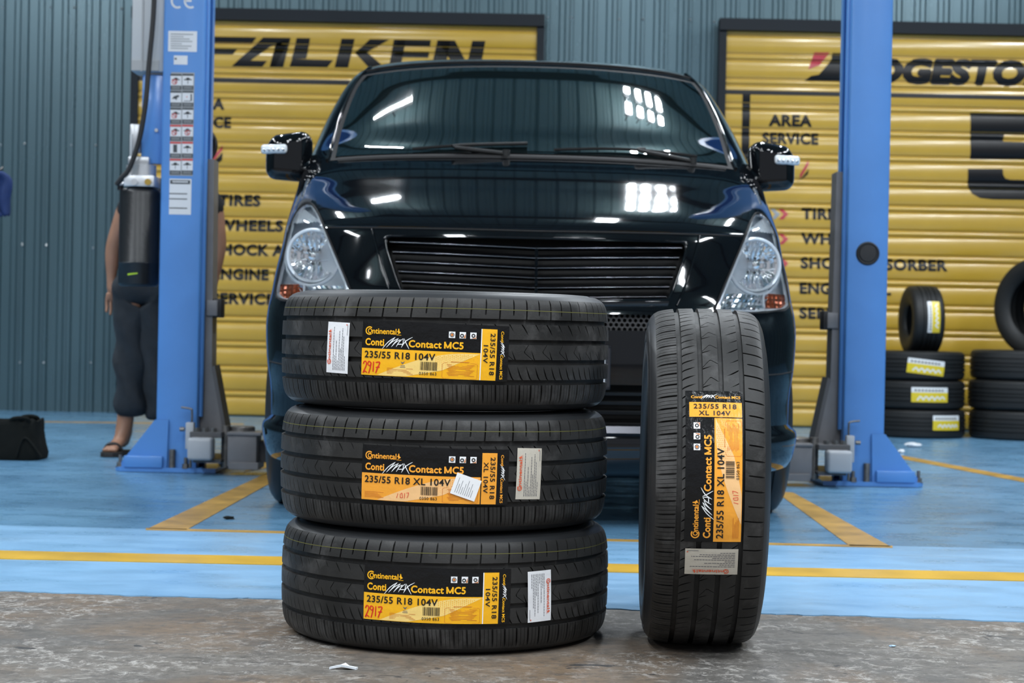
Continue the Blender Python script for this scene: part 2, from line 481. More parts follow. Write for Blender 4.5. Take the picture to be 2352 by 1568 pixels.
def door(nm, x0, x1, label):
    d = thing(nm, label, None, (x0, SY, 0)); d['kind'] = 'structure'
    w = x1 - x0; f = obj('slat', slat_bm(w), M_slat, d, smooth=50)
    z0 = .012
    for k in range(nsl):
        o = f if k == 0 else f.copy()
        if k: COL.objects.link(o)
        o.location = (0, 0, z0 + k * SP)
    bm = BM(); box2(bm, (-.055, -.035, 0), (.0, .05, DTOP)); obj('guide_rail', bm, M_frame, d, smooth=0)
    bm = BM(); box2(bm, (w, -.035, 0), (w + .055, .05, DTOP)); obj('guide_rail', bm, M_frame, d, smooth=0)
    bm = BM(); box2(bm, (-.055, -.06, DTOP - .0), (w + .055, .06, DTOP + .085)); obj('lintel', bm, M_frame, d, smooth=0)
    return d
def ddx(px, py): return at(px, py, SY).x
XL0 = ddx(319, 220); XL1 = ddx(1233, 80); XR0 = ddx(1667, 150); XR1 = XR0 + (XL1 - XL0)
door1 = door('door_1', XL0, XL1, 'left yellow roller door')
door2 = door('door_2', XR0, XR1, 'right yellow roller door')
cuts = [.012 + k * SP + t * SP for k in range(nsl) for t in TS]
def wallmap(d):
    def fn(x, y, L): return Vector((x - d.location.x, slat_prof((y - .012) / SP) - .0015 - .0012 * L, y))
    return fn
def px2(px, py): p = at(px, py, SY); return p.x, p.z
def door_text(sh, s, l, b, r, t, m=0, bold=.02, slant=0, space=1.0):
    """box from photo measures: left/baseline and right/top of the words"""
    x0, z0 = px2(l, b); x1, _ = px2(r, b + (r - l) * .02); _, z1 = px2(l, t)
    sh.text(s, x0, z0, x1, z1, m, 1, bold=bold, slant=slant, space=space, heavy=.045)
mats_print = [M_blackprint, M_red, M_greyp]
def finish(sh, d, name='lettering'):
    return obj(name, sh.bm(wallmap(d), cuts), mats_print, d, smooth=60)
H = 25
def words(sh, rows, dx=0):
    for s, l, b, r in rows: door_text(sh, s, l + dx, b, r + dx, b - H, 0, .02, space=1.08)
# left door
sh = Sheet()
words(sh, [('AREA', 424, 250, 515), ('SERVICE', 408, 292, 530), ('TIRES', 502, 472, 598), ('WHEELS', 499, 529, 650),
           ('SHOCK ABSORBER', 492, 585, 806), ('ENGINE OIL', 490, 641, 686), ('SERVICE', 487, 697, 630)])
finish(sh, door1)
# long rule under the name, and the slanted name
sh = Sheet()
x0, za = px2(319, 176); _, zb = px2(319, 185); sh.rect(x0, zb - .003, XL1, za + .003, 0, 0)
def P(*q): return [px2(*p) for p in q]
def bigl(pts): sh.poly(P(*pts), 0, 1)
yt = lambda x: 85 + (x - 495) * .016
yb = lambda x: 152 + (x - 495) * .016
def L(x, f): return (x, yt(x) + (yb(x) - yt(x)) * f)
bigl([L(440, 0), L(590, 0), L(578, .22), L(435, .22)])                           # F: top bar
bigl([L(434, .40), L(545, .40), L(535, .60), L(428, .60)]); bigl([L(415, 0), L(455, 0), L(425, 1), L(380, 1)])
bigl([L(605, 0), L(667, 0), L(664, .12), L(622, .30), L(592, .62), L(576, .80), L(614, .80), L(603, 1), L(533, 1)])      # A
bigl([L(667, 0), L(632, 1), L(620, 1), L(634, .20)]); bigl([L(634, .18), L(668, 0), L(651, 1), L(622, 1)])
bigl([L(682, 0), L(713, 0), L(704, .70), L(672, .72), L(667, .95)]); bigl([L(673, .72), L(766, .74), L(752, .98), L(665, .98)])      # L
bigl([L(785, 0), L(815, 0), L(800, .98), L(769, .98)])                              # K
bigl([L(850, 0), L(895, 0), L(838, .48), L(815, .48)]); bigl([L(815, .45), L(840, .40), L(885, .98), L(848, .98)])
for s_, e_ in ((0, .2), (.4, .6), (.8, 1)): bigl([L(912 - 10 * s_, s_), L(990 - 10 * s_, s_), L(990 - 10 * e_, e_), L(912 - 10 * e_, e_)])  # E
bigl([L(905, 0), L(932, 0), L(920, 1), L(893, 1)])
bigl([L(1005, 0), L(1035, 0), L(1022, 1), L(990, 1)]); bigl([L(1005, 0), L(1045, 0), L(1080, .98), L(1048, .98)]); bigl([L(1085, 0), L(1115, 0), L(1103, .98), L(1070, .98)])  # N
finish(sh, door1, 'door_sign')
sh = Sheet()                                                                       # small emblem
sh.poly(P((487, 350), (497, 352), (512, 334), (511, 345), (496, 366), (487, 366)), 1, 1)
sh.poly(P((488, 372), (498, 366), (512, 350), (511, 368), (500, 376), (488, 380)), 0, 1)
finish(sh, door1, 'emblem')
# right door
sh = Sheet()
words(sh, [('AREA', 1766, 289, 1863), ('SERVICE', 1751, 330, 1878), ('TIRES', 1841, 503, 1937), ('WHEELS', 1840, 560, 1990),
           ('SHOCK ABSORBER', 1839, 616, 2174), ('ENGINE OIL.', 1837, 674, 2045), ('SERVICE', 1836, 731, 1980)])
finish(sh, door2)
sh = Sheet()
_, za = px2(1670, 207); _, zb = px2(1670, 216); sh.rect(XR0, zb - .002, XR1, za + .002, 0, 0)
xa, z1 = px2(1705, 217); xb, z2 = px2(1716, 560); sh.rect(xa, z2, xb, z1, 0, 0)
# slanted B with a red flag, then the name
sh.poly(P((1870, 121), (1905, 121), (1882, 150), (1856, 160)), 1, 1)
sh.poly(P((1912, 122), (1945, 123), (1938, 187), (1847, 186), (1862, 175), (1880, 172), (1908, 140)), 0, 1)
x0, z0 = px2(1932, 188); x1, _ = px2(2470, 199); _, z1 = px2(1932, 133)
sh.text('RIDGESTONE', x0, z0, x1, z1, 0, 1, bold=.03, slant=.18, heavy=.06)
# big 5
sh.poly(P((2228, 259), (2560, 265), (2560, 312), (2305, 309), (2303, 325), (2430, 330), (2430, 367), (2228, 366)), 0, 1)
sh.poly(P((2222, 388), (2302, 388), (2303, 402), (2308, 410), (2320, 413), (2420, 415), (2430, 460), (2280, 458), (2250, 455), (2232, 445), (2222, 428)), 0, 1)
sh.poly(P((2430, 330), (2500, 333), (2500, 455), (2430, 460)), 0, 1)
finish(sh, door2, 'door_sign')
sh = Sheet()
for dx, m_ in ((1769, 2), (1788, 1)):
    for dy in (492, 549, 605):
        sh.poly(P((dx, dy - 12), (dx + 10, dy - 12), (dx + 22, dy), (dx + 10, dy + 12), (dx, dy + 12), (dx + 11, dy)), m_, 1)
sh.poly(P((1836, 402), (1856, 368), (1857, 378), (1838, 410)), 1, 1)
sh.poly(P((1828, 418), (1840, 410), (1857, 388), (1855, 400), (1846, 408), (1832, 416)), 0, 1)
finish(sh, door2, 'emblem')

# ------------------------------------------------------------ lamps
M_lampbody = mat('lamp_housing', (.7, .7, .7), .5)
M_tube = mat('lamp_tube', (.9, .95, 1), .5, emit=(.86, .95, 1), es=14)
def lampobj(x, y, sx, sy, W, k):
    lb, gp = (('small bright lamp panel of the eight-panel cluster reflected in the bonnet', 'lamp panels of the roof cluster') if sx < .1 and sy < .3 else
              ('square white lamp panel under the roof before the van', 'square lamp panels under the roof') if sx == .5 else
              ('added unseen batten along the roof side, for overall light', 'added light battens along the roof sides') if abs(x) > 4 else
              ('white fluorescent batten over the concrete apron', 'fluorescent battens over the apron') if y < 2 else
              ('thin white lamp strip above the bonnet, reflected as a %s line' % ('long level' if sx > .4 else 'wide slanted' if sx > .2 else 'short left' if x < 0 else 'short right'), None))
    t = thing('ceiling_light', lb, 'light', (x, y, CEIL - .45), group=gp)
    bm = BM(); box2(bm, (-sx / 2, -sy / 2, .02), (sx / 2, sy / 2, .09), bev=.01); obj('housing', bm, M_lampbody, t)
    for s in (-1, 1):
        bm = BM(); cyl(bm, (s * sx * .28, -sy * .48, 0), (s * sx * .28, sy * .48, 0), .018, n=10); obj('lamp_tube', bm, M_tube, t)
        bm = BM(); cyl(bm, (0, s * sy * .3, .09), (0, s * sy * .3, .30), .006, n=6); obj('hanger', bm, M_frame, t)
    ld = bpy.data.lights.new('lamp_light', 'AREA'); ld.shape = 'RECTANGLE'; ld.size = sx; ld.size_y = sy; ld.energy = W; ld.color = (.90, .95, 1)
    lo = bpy.data.objects.new('lamp_light', ld); COL.objects.link(lo); lo.parent = t; lo.location = (0, 0, -.03)
    l2 = bpy.data.lights.new('lamp_uplight', 'AREA'); l2.shape = 'RECTANGLE'; l2.size = sx; l2.size_y = sy; l2.energy = W * UPL; l2.color = (.90, .95, 1)
    lo = bpy.data.objects.new('lamp_uplight', l2); COL.objects.link(lo); lo.parent = t; lo.location = (0, 0, .11); lo.rotation_euler = (PI, 0, 0)
for k, l in enumerate(LAMPS): lampobj(*l, k)

# ------------------------------------------------------------ tyres
M_tread = mat('tyre_rubber', (.022, .0212, .0205), .56, spec=.38, var=.5, vscale=9, bump=.06, bscale=220, rvar=.06)
M_side = mat('sidewall_rubber', (.020, .021, .023), .42, spec=.45)
M_labk = mat('label_black_film', (.006, .006, .0065), .22, spec=.3, coat=.12, bump=.45, bscale=30)
M_labo = mat('label_amber', (1.0, .50, .012), .24, coat=.25, bump=.25, bscale=22)
M_labs = mat('label_pale_amber', (1.0, .70, .22), .24, coat=.25, bump=.25, bscale=22)
M_labo2 = mat('label_orange', (1.0, .41, .04), .24, coat=.25, bump=.25, bscale=22)
M_labs2 = mat('label_pale_orange', (1.0, .60, .27), .24, coat=.25, bump=.25, bscale=22)
M_ink = mat('label_ink_black', (.014, .012, .010), .3)
M_white = mat('label_white', (.93, .94, .96), .3, coat=.3, bump=.15, bscale=30)
M_inkr = mat('marker_red', (.75, .02, .015), .4)
M_inko = mat('fine_print_orange', (.62, .18, .02), .4)
M_stk = mat('sticker_white', (.90, .91, .94), .28, coat=.3, bump=.25, bscale=25)
M_stk2 = mat('sticker_cream', (.62, .575, .49), .25, coat=.5, bump=.3, bscale=25)
M_stkred = mat('sticker_red', (.80, .13, .05), .4)
M_fine = mat('fine_print_grey', (.13, .13, .15), .5)
M_chalk = mat('yellow_marking', (.13, .125, .025), .6)
def dusty(m, col, p0, p1, sc, amt):
    nt = m.node_tree; N = nt.nodes; b = N['Principled BSDF']; src = b.inputs['Base Color'].links[0].from_socket
    tc = N.new('ShaderNodeTexCoord'); n = N.new('ShaderNodeTexNoise'); n.inputs['Scale'].default_value = sc; n.inputs['Detail'].default_value = 7; n.inputs['Roughness'].default_value = .65
    oi = N.new('ShaderNodeObjectInfo'); ad = N.new('ShaderNodeVectorMath'); nt.links.new(tc.outputs['Object'], ad.inputs[0]); nt.links.new(oi.outputs['Location'], ad.inputs[1]); nt.links.new(ad.outputs[0], n.inputs['Vector'])
    r = N.new('ShaderNodeValToRGB'); r.color_ramp.elements[0].position = p0; r.color_ramp.elements[1].position = p1; r.color_ramp.elements[1].color = (amt, amt, amt, 1)
    nt.links.new(n.outputs[0], r.inputs[0]); x = N.new('ShaderNodeMix'); x.data_type = 'RGBA'; nt.links.new(r.outputs[0], x.inputs[0]); nt.links.new(src, x.inputs[6]); x.inputs[7].default_value = (*col, 1)
    nt.links.new(x.outputs[2], b.inputs['Base Color'])
dusty(M_tread, (.085, .083, .082), .52, .70, 9, .8)
TR = .358
PROF = [(0, .358), (.03, .3577), (.06, .3565), (.085, .3535), (.098, .350), (.107, .3445), (.1135, .337), (.118, .327), (.1215, .31), (.123, .29),
        (.1215, .268), (.115, .247), (.106, .233), (.097, .2286), (.09, .2295)]
crown = pchip([p[0] for p in PROF[:8]], [p[1] for p in PROF[:8]])
GD = .0078
def rib(bm, v0, v1, N, sipes, w0side=True, w1side=True, rows=9, phase=0):
    """sipes: (offset in pitch, width m, depth(t), shift(t) m)"""
    P_ = 2 * PI / N; ts = [k / rows for k in range(rows + 1)]
    lines = []
    for k in range(N):
        for (o_, w, dp, sf) in sipes:
            c = (k + o_) * P_ + phase
            for q, deep in ((-.5, 0), (-.38, 1), (.38, 1), (.5, 0)): lines.append((c, q * w, deep, dp, sf, 0))
        # plain line in between the sipes
        os_ = [s[0] for s in sipes] + [sipes[0][0] + 1]
    # insert mid lines
    full = []
    for i in range(0, len(lines), 4):
        full += lines[i:i + 4]
        c0 = lines[i][0]; j = (i + 4) % len(lines); c1 = lines[j][0] + (2 * PI if j == 0 else 0)
        n = max(1, int((c1 - c0) / .028))
        for q in range(n):
            f_ = (q + 1) / (n + 1)
            full.append((c0 + (c1 - c0) * f_, 0, 0, lines[i][3], lines[i][4], f_, lines[j][4]))
    R_ = []
    seq = []
    if w0side: seq.append((ts[0], True))
    seq += [(t, False) for t in ts]
    if w1side: seq.append((ts[-1], True))
    for t, lowr in seq:
        v = v0 + (v1 - v0) * t; r = crown(abs(v)); row = []
        for ln in full:
            c, w, deep, dp, sf = ln[:5]
            sh_ = sf(t) if len(ln) == 6 else sf(t) * (1 - ln[5]) + ln[6](t) * ln[5]
            d = dp(t) if deep else 0
            wt = .35 + .65 * min(1, dp(t) / .004) if dp(t) < .004 else 1
            a = c + (w * wt + sh_) / TR
            rr = r - (GD if lowr else min(d, GD))
            row.append((rr * math.cos(a), rr * math.sin(a), v))
        R_.append(row)
    grid(bm, R_, close_u=True, flip=True)
def tread_mesh():
    bm = BM()
    full = lambda d: (lambda t: d)
    # outer shoulder (+z): long and short cuts in turn
    rib(bm, .0668, .107, 37, [(0, .0036, lambda t: .0055 if t < .8 else .0055 * (1 - t) / .2, lambda t: .004 * t),
                             (.5, .0032, lambda t: 0 if t < .22 else (.005 if t < .8 else .005 * (1 - t) / .2), lambda t: .004 * t)], True, False, 12)
    rib(bm, .0255, .0562, 37, [(.1, .0034, lambda t: .0055 * max(0, min(1, (t - .28) * 2.2)), lambda t: -.017 * t ** 1.4),
                              (.6, .0028, lambda t: .004 * max(0, min(1, (t - .5) * 2.2)), lambda t: -.015 * t ** 1.4)])
    zz = lambda t: .009 * t + .0045 * (1 - abs(4 * t - 2) if .25 < t < .75 else 0)
    rib(bm, -.0152, .0152, 50, [(0, .0020, full(.0036), lambda t: .016 * (abs(t - .5) * 2) - .010 * t), (.45, .0032, lambda t: .004 * max(0, 1 - t * 1.7), lambda t: -.013 * t)])
    rib(bm, -.0562, -.0255, 108, [(0, .0034, lambda t: .0052 * max(0, min(1, (.85 - t) * 1.8)), lambda t: -.014 * t ** .7)])
    rib(bm, -.107, -.0668, 84, [(0, .0042, lambda t: .0055 if t > .3 else .0055 * t / .3, lambda t: -.003 * t),
                               (.36, .0012, lambda t: .0028 if t > .3 else .0028 * t / .3, lambda t: -.003 * t), (.68, .0012, lambda t: .0028 if t > .3 else .0028 * t / .3, lambda t: -.003 * t)], False, True, 10)
    for a, b in ((.0562, .0668), (.0152, .0255), (-.0255, -.0152), (-.0668, -.0562)):
        rows = []
        for v in (a, b): r = crown(abs(v)) - GD; rows.append([(r * math.cos(2*PI*k/240), r * math.sin(2*PI*k/240), v) for k in range(240)])
        grid(bm, rows, close_u=True, flip=True)
    return bm
def side_mesh():
    bm = BM(); out = [(r, a) for a, r in PROF[5:]]
    # low ridges on the sidewall
    o2 = []
    for i, (r, a) in enumerate(out):
        o2.append((r, a))
        if i in (2, 4): o2 += [(r - .003, a - .0030), (r - .006, a - .0030), (r - .007, a - .0008)]
    inner = [(.231, .088), (.243, .091), (.262, .101), (.285, .108), (.315, .105), (.336, .094), (.344, .075), (.346, 0)]
    top = o2 + inner
    loop = top + [(r, -a) for r, a in top[::-1][1:]]
    lathe(bm, loop, 160)
    bmesh.ops.recalc_face_normals(bm, faces=bm.faces)
    return bm
def wrap(theta0, v0, rot, off, su=1.0):
    cr, sr = math.cos(rot), math.sin(rot)
    def fn(x, y, L):
        u = cr * x - sr * y; v = sr * x + cr * y
        a = theta0 + u / TR; vv = v0 + v
        r = crown(min(abs(vv), .11)) + off + .00022 * L
        return Vector((r * math.cos(a), r * math.sin(a), vv))
    return fn

def label_print(xl):
    """returns sheets; origin at the label's centre, x along the tread, y across"""
    LW, LH = .306, .112; ox, oy = LW / 2, LH / 2
    base, let, bar = Sheet(), Sheet(), Sheet()
    class T:
        def __init__(s, sh): s.s = sh
        def __getattr__(s, n):
            f = getattr(s.s, n)
            if n in ('rect', 'text'):
                if n == 'rect': return lambda a, b, c, d, *k, **w: f(a - ox, b - oy, c - ox, d - oy, *k, **w)
                return lambda t, a, b, c, d, *k, **w: f(t, a - ox, b - oy, c - ox, d - oy, *k, **w)
            if n in ('poly', 'stroke'): return lambda p, *k, **w: f([(x - ox, y - oy) for x, y in p], *k, **w)
            if n == 'strip': return lambda p, q, *k, **w: f([(x - ox, y - oy) for x, y in p], [(x - ox, y - oy) for x, y in q], *k, **w)
            return lambda x, y, *k, **w: f(x - ox, y - oy, *k, **w)
    B, L_, R_ = T(base), T(let), T(bar)
    B.rect(0, 0, LW, LH, 0, 0, step=.007)
    B.rect(.0006, .0012, .247, .0555, 1, 1, step=.007)
    B.rect(.249, .0012, .2805, .1045, 1, 1, step=.007)
    B.rect(.247, .0012, .249, .1045, 3 if not xl else 0, 2, step=.007)
    # pale swoosh
    n = 34; top = []; bot = []
    for k in range(n + 1):
        x = .036 + (.247 - .036) * k / n; t = k / n
        top.append((x, .002 + .051 * math.sin(min(1, t * 1.15) * PI / 2) ** 1.0))
        bot.append((x, .002 + max(0, (x - .095)) * .20 + (max(0, x - .17) * .28)))
    bot = [(x, min(y, top[i][1])) for i, (x, y) in enumerate(bot)]
    B.strip(top, bot, 2, 2)
    for i in range(22):                                                                     # halftone dots
        for j in range(7):
            x = .158 + i * .004; y = .0505 - j * .0036 - (i % 2) * .0018 - abs(i - 14) * .0004
            B.disc(x, y, .0011 - .00009 * j, 1, 3, n=5)
    # letters: 0 ink, 1 amber, 2 white, 3 red, 4 orange fine, 5 grey
    def maxword(x0, y0, x1, y1, w, turn=False):
        S = [((0, 0), (.20, .58), (.43, .98)), ((.43, .98), (.30, .60), (.14, .14)), ((.14, .14), (.33, .60), (.54, .90)), ((.54, .90), (.42, .55), (.31, .20)),
             ((.31, .20), (.44, .55), (.60, .82)), ((.60, .82), (.55, .55), (.47, .22)), ((.47, .22), (.56, .60), (.69, .90)), ((.69, .90), (.70, .60), (.66, .30)), ((.50, .42), (.60, .44), (.70, .46)),
             ((.72, .92), (.80, .52), (.90, .10)), ((.64, .18), (.78, .70), (1.0, 1.04))]
        for s_ in S:
            p = [Vector(q) for q in smooth_path([(a, b, 0) for a, b in s_], 3)]
            if turn: q = [(x0 + (x1 - x0) * a.y, y1 - (y1 - y0) * a.x) for a in p]
            else: q = [(x0 + (x1 - x0) * a.x, y0 + (y1 - y0) * a.y) for a in p]
            n_ = len(q); L_.stroke(q, [w * (.35 + .75 * math.sin(PI * k / (n_ - 1))) for k in range(n_)], 2, 4)
    # brand word: a big open C around a small o
    def word(s_, x0, y0, x1, y1, m, rot=0):
        """x0..y1 the final box; a C around the o, the rest of the letters, a small horse"""
        def put(fx, fy):
            if rot == 0: return (x0 + (x1 - x0) * fx, y0 + (y1 - y0) * fy)
            if rot == 90: return (x1 - (x1 - x0) * fy, y0 + (y1 - y0) * fx)
            if rot == -90: return (x0 + (x1 - x0) * fy, y1 - (y1 - y0) * fx)
            return (x1 - (x1 - x0) * fx, y1 - (y1 - y0) * fy)
        Ln = abs((x1 - x0) if rot in (0, 180) else (y1 - y0)); Hh = abs((y1 - y0) if rot in (0, 180) else (x1 - x0))
        rx = .5 * Hh / Ln
        arc = [put(rx * 1.05 + rx * 1.05 * math.cos(a), .5 + .5 * math.sin(a)) for a in [math.radians(50 + 260 * k / 16) for k in range(17)]]
        s_.stroke(arc, Hh * .17, m, 4)
        oo = [put(rx * 1.2 + rx * .52 * math.cos(a), .48 + .28 * math.sin(a)) for a in [2 * PI * k / 12 for k in range(13)]]
        s_.stroke(oo, Hh * .13, m, 4)
        a = put(rx * 1.95, .12); b = put(.86, .86)
        s_.text('ntinental', min(a[0], b[0]), min(a[1], b[1]), max(a[0], b[0]), max(a[1], b[1]), m, 4, bold=.0, rot=rot, heavy=.035)
        hp = [(.885, .12), (.92, .3), (.90, .45), (.875, .5), (.90, .6), (.915, .95), (.935, .9), (.945, .62), (.985, .38), (.975, .22), (.955, .34), (.945, .1), (.925, .1), (.93, .28), (.90, .1)]
        s_.poly([put(*q) for q in hp[:9] + [(.955, .30), (.93, .22)]], m, 4)
        s_.stroke([put(.87, .06), put(1, .06)], Hh * .06, m, 4)
    word(L_, .0085, .0835, .0855, .0985, 1)
    L_.text('Conti', .0085, .0615, .0495, .0755, 1, 4, bold=.010, heavy=.036, space=1.05)
    maxword(.046, .055, .109, .0805, .0016)
    L_.text('Contact', .102, .0615, .1675, .0755, 1, 4, bold=.010, heavy=.036, space=1.05)
    L_.stroke([(.1745, .0617), (.1745, .0753)], .0036, 1, 4); L_.stroke([(.1860, .0617), (.1860, .0753)], .0036, 1, 4)
    L_.stroke([(.1740, .0745), (.18025, .0630)], .0030, 1, 4.2); L_.stroke([(.1865, .0745), (.18025, .0630)], .0030, 1, 4.3)
    L_.text('C5', .1895, .0615, .2115, .0755, 1, 4, bold=.010, heavy=.036, space=1.05)
    for k, x in enumerate((.1815, .203, .2245)):
        B.rect(x, .0835, x + .0128, .0963, 3, 2, step=.0064)
    for k, x in enumerate((.1815, .203, .2245)):
        cx, cy = x + .0064, .0899
        if k == 0: L_.disc(cx, cy, .0046, 0, 4, 14, .0034); L_.disc(cx, cy, .0026, 4, 4, 12)
        else:
            L_.disc(cx - (.0015 if k == 1 else 0), cy - (.001 if k == 1 else 0), .0040, 0, 4, 14, .0020)
            if k == 1: L_.poly([(cx + .002, cy - .0055), (cx + .0055, cy - .0055), (cx + .0055, cy + .004)], 4, 4)
            else: L_.poly([(cx + .0055, cy - .006), (cx + .0062, cy + .002), (cx + .0045, cy - .004), (cx - .004, cy - .006)], 4, 4)
    L_.text('235/55 R18 XL 104V' if xl else '235/55 R18 104V', .008, .0365, .186 if xl else .156, .0500, 0, 5, bold=.006, space=1.06, heavy=.02)
    if not xl:
        hw = [[(.0, .72), (.08, .95), (.2, .85), (.16, .5), (.02, .05), (.0, -.02), (.1, .12), (.24, .0)], [(.47, .85), (.33, .95), (.28, .7), (.42, .6), (.48, .85), (.42, .35), (.34, -.05)],
              [(.62, .95), (.60, .1)], [(.74, .88), (.98, .92), (.86, .45), (.76, -.0)], [(.76, .48), (.98, .52)]]
        for s_ in hw:
            p = smooth_path([(a, b, 0) for a, b in s_], 4)
            L_.stroke([(.005 + .038 * q.x,   .006 + .024 * q.y) for q in p], .0022, 3, 5)
    else:
        for s_ in ([(0, 0), (.1, .8)], [(.3, .1), (.5, .1), (.45, .9), (.3, .7), (.3, .1)], [(.65, 0), (.68, .9)], [(.8, .9), (1, 1), (.95, .5), (.85, .1)]):
            L_.stroke([(.078 + .025 * a, .008 + .012 * b) for a, b in s_], .0009, 3, 5)
    for k in range(5):
        L_.stroke([(.058 if not xl else .008, .0175 - k * .0026), ((.112 if not xl else .05) - (k * 7 % 4) * .004, .0175 - k * .0026)], .0007, 4, 5)
    if not xl:
        L_.poly([(.086, .032), (.0905, .0265), (.096, .033), (.0905, .030)], 5, 5); L_.stroke([(.0865, .0235), (.0955, .0235)], .001, 5, 5); L_.stroke([(.0855, .0205), (.0965, .0205)], .001, 5, 5)
    x = .127
    rnd = random.Random(3)
    while x < .160:
        w = rnd.choice((.0005, .0005, .001, .0014)); bar.rect(x - ox, .0165 - oy, x + w - ox, .0335 - oy, 0, 5); x += w + rnd.choice((.0005, .0007, .0012))
    L_.text('0350 863', .125, .0068, .160, .0128, 0, 5, bold=.005, space=1.1)
    rr = [(.171, .005), (.171, .031), (.174, .0335), (.239, .0335), (.242, .031), (.242, .005), (.239, .0025), (.174, .0025), (.171, .005)]
    L_.stroke(rr, .0005, 4, 5)
    for k in range(9): L_.stroke([(.180 + (k % 3) * .002, .030 - k * .0027), (.236 - (k * 5 % 4) * .003, .030 - k * .0027)], .0009, 4, 5)
    L_.stroke([(.188, .0355), (.225, .0358)], .0012, 4, 5)
    # turned words on the amber bar and on the black end
    L_.text('235/55 R18', .2665, .012, .2765, .096, 0, 5, bold=.006, rot=-90, space=1.1, heavy=.02)
    if xl: L_.text('XL 104V', .2525, .024, .2620, .086, 0, 5, bold=.006, rot=-90, space=1.1, heavy=.02)
    else: L_.text('104V', .2525, .036, .2620, .072, 0, 5, bold=.006, rot=-90, space=1.1, heavy=.02)
    L_.text('Conti', .2885, .079, .2945, .101, 1, 4, bold=.008, rot=-90, heavy=.03)
    maxword(.2865, .050, .2975, .082, .0011, True)
    L_.text('Contact MC5', .2885, .004, .2945, .053, 1, 4, bold=.008, rot=-90, heavy=.03)
    return base, let, bar, word

def sticker_print(flip):
    """white slip .058 x .104, words turned; flip: words read downwards, red word on the right"""
    W, H_ = .058, .104; ox, oy = W / 2, H_ / 2; base, let = Sheet(), Sheet()
    base.rect(-ox, -oy, ox, oy, 0, 0, step=.006)
    class Sub:
        pass
    def X(x): return (ox - x) if flip else (x - ox)
    def Y(y): return (oy - y) if flip else (y - oy)
    for k in range(9):
        x = .0185 + k * .0038; a = .006; ln = (.088, .030, .060, .020, .080, .045, .086, .070, .030)[k]
        y = a
        while y < a + ln:
            w = .0045 + .004 * ((k * 5 + int(y * 1e4)) % 3) / 2
            let.stroke([(X(x), Y(y)), (X(x), Y(min(y + w, a + ln)))], .0012, 1, 2); y += w + .0012
    let.stroke([(X(.0535), Y(.078)), (X(.0535), Y(.100))], .0009, 1, 2); let.rect(min(X(.050), X(.052)), min(Y(.098), Y(.101)), max(X(.050), X(.052)), max(Y(.098), Y(.101)), 0, 2)
    return base, let, ((X(.003), Y(.018)), (X(.0125), Y(.090)))

tm = tread_mesh(); sm_ = side_mesh()
me_t = bpy.data.meshes.new('tread'); tm.to_mesh(me_t); tm.free(); me_s = bpy.data.meshes.new('sidewall'); sm_.to_mesh(me_s); sm_.free()
for me, m in ((me_t, M_tread), (me_s, M_side)):
    me.materials.append(m)
    for p in me.polygons: p.use_smooth = True
me_t.set_sharp_from_angle(angle=math.radians(28)); me_s.set_sharp_from_angle(angle=math.radians(50))
def tyre(label, loc, rot, xl, th0, v0, lrot, stk, orange2=False, cream=False, group=None, spin=0, line=True):
    t = thing('tyre', label, 'tyre', loc, rot, group)
    for nm, me in (('tread', me_t), ('sidewall', me_s)):
        o = bpy.data.objects.new(nm, me); COL.objects.link(o); o.parent = t; o.rotation_euler = (0, 0, spin)
    if line:
        bm = BM(); r = lambda v: crown(abs(v)) + .0003; rows = []
        for v in (.0845, .0857): rows.append([(r(v) * math.cos(2*PI*k/360), r(v) * math.sin(2*PI*k/360), v + .0012 * math.sin(6 * PI * k / 360)) for k in range(360)])
        grid(bm, rows, close_u=True, flip=True); obj('marking_line', bm, M_chalk, t, label='thin yellow line round the shoulder')
    base, let, bar, word = label_print(xl)
    fn = wrap(th0, v0, lrot, .0008)
    amb, pal = (M_labo2, M_labs2) if orange2 else (M_labo, M_labs)
    pl = obj('product_label', base.bm(fn), [M_labk, amb, pal, M_white], t, smooth=60, label='black and amber size label')
    obj('lettering', let.bm(fn), [M_ink, amb, M_white, M_inkr, M_inko, M_fine], pl, smooth=60)
    obj('barcode', bar.bm(fn), [M_ink], pl, smooth=0)
    if stk:
        sth, sv, srot, flip, extra = stk
        b2, l2, wb = sticker_print(flip)
        (wx0, wy0), (wx1, wy1) = wb
        word(l2, min(wx0, wx1), min(wy0, wy1), max(wx0, wx1), max(wy0, wy1), 0, rot=(-90 if flip else 90))
        f2 = wrap(sth, sv, srot, .0011)
        ms = M_stk2 if cream else M_stk
        so = obj('sticker', b2.bm(f2), [ms], t, smooth=60, label='white paper sticker with turned red word')
        obj('lettering', l2.bm(f2), [M_stkred, M_fine], so, smooth=0)
    return t
def th(px, py, D, cx, sgn=1):
    """angle on a lying tyre's tread that photo x lands on"""
    X = at(px, py, D).x - cx
    return -PI / 2 + math.asin(max(-1, min(1, X / TR)))
SC = (at(1021, 1090, 4.0).x, 4.0)
HT = .2465
def tilt(d): return math.radians(d)
GRP = None
t1 = tyre('black tyre at the bottom of the three-high stack, on the concrete', (SC[0] + .006, SC[1], .123), (0, 0, 0), False,
          th(996, 1367, 3.66, SC[0]), .001, tilt(-.6), (th(1233, 1375, 3.68, SC[0]), -.004, tilt(1.5), True, 0), group=GRP, spin=.02)
t2 = tyre('black tyre in the middle of the three-high stack, small white slip stuck over its label', (SC[0] - .001, SC[1], .123 + HT), (0, 0, 0), True,
          th(999, 1102, 3.66, SC[0]), -.004, tilt(-.9), (th(1216, 1097, 3.68, SC[0]), -.000, tilt(-1.6), False, 0), orange2=True, cream=True, spin=.9)
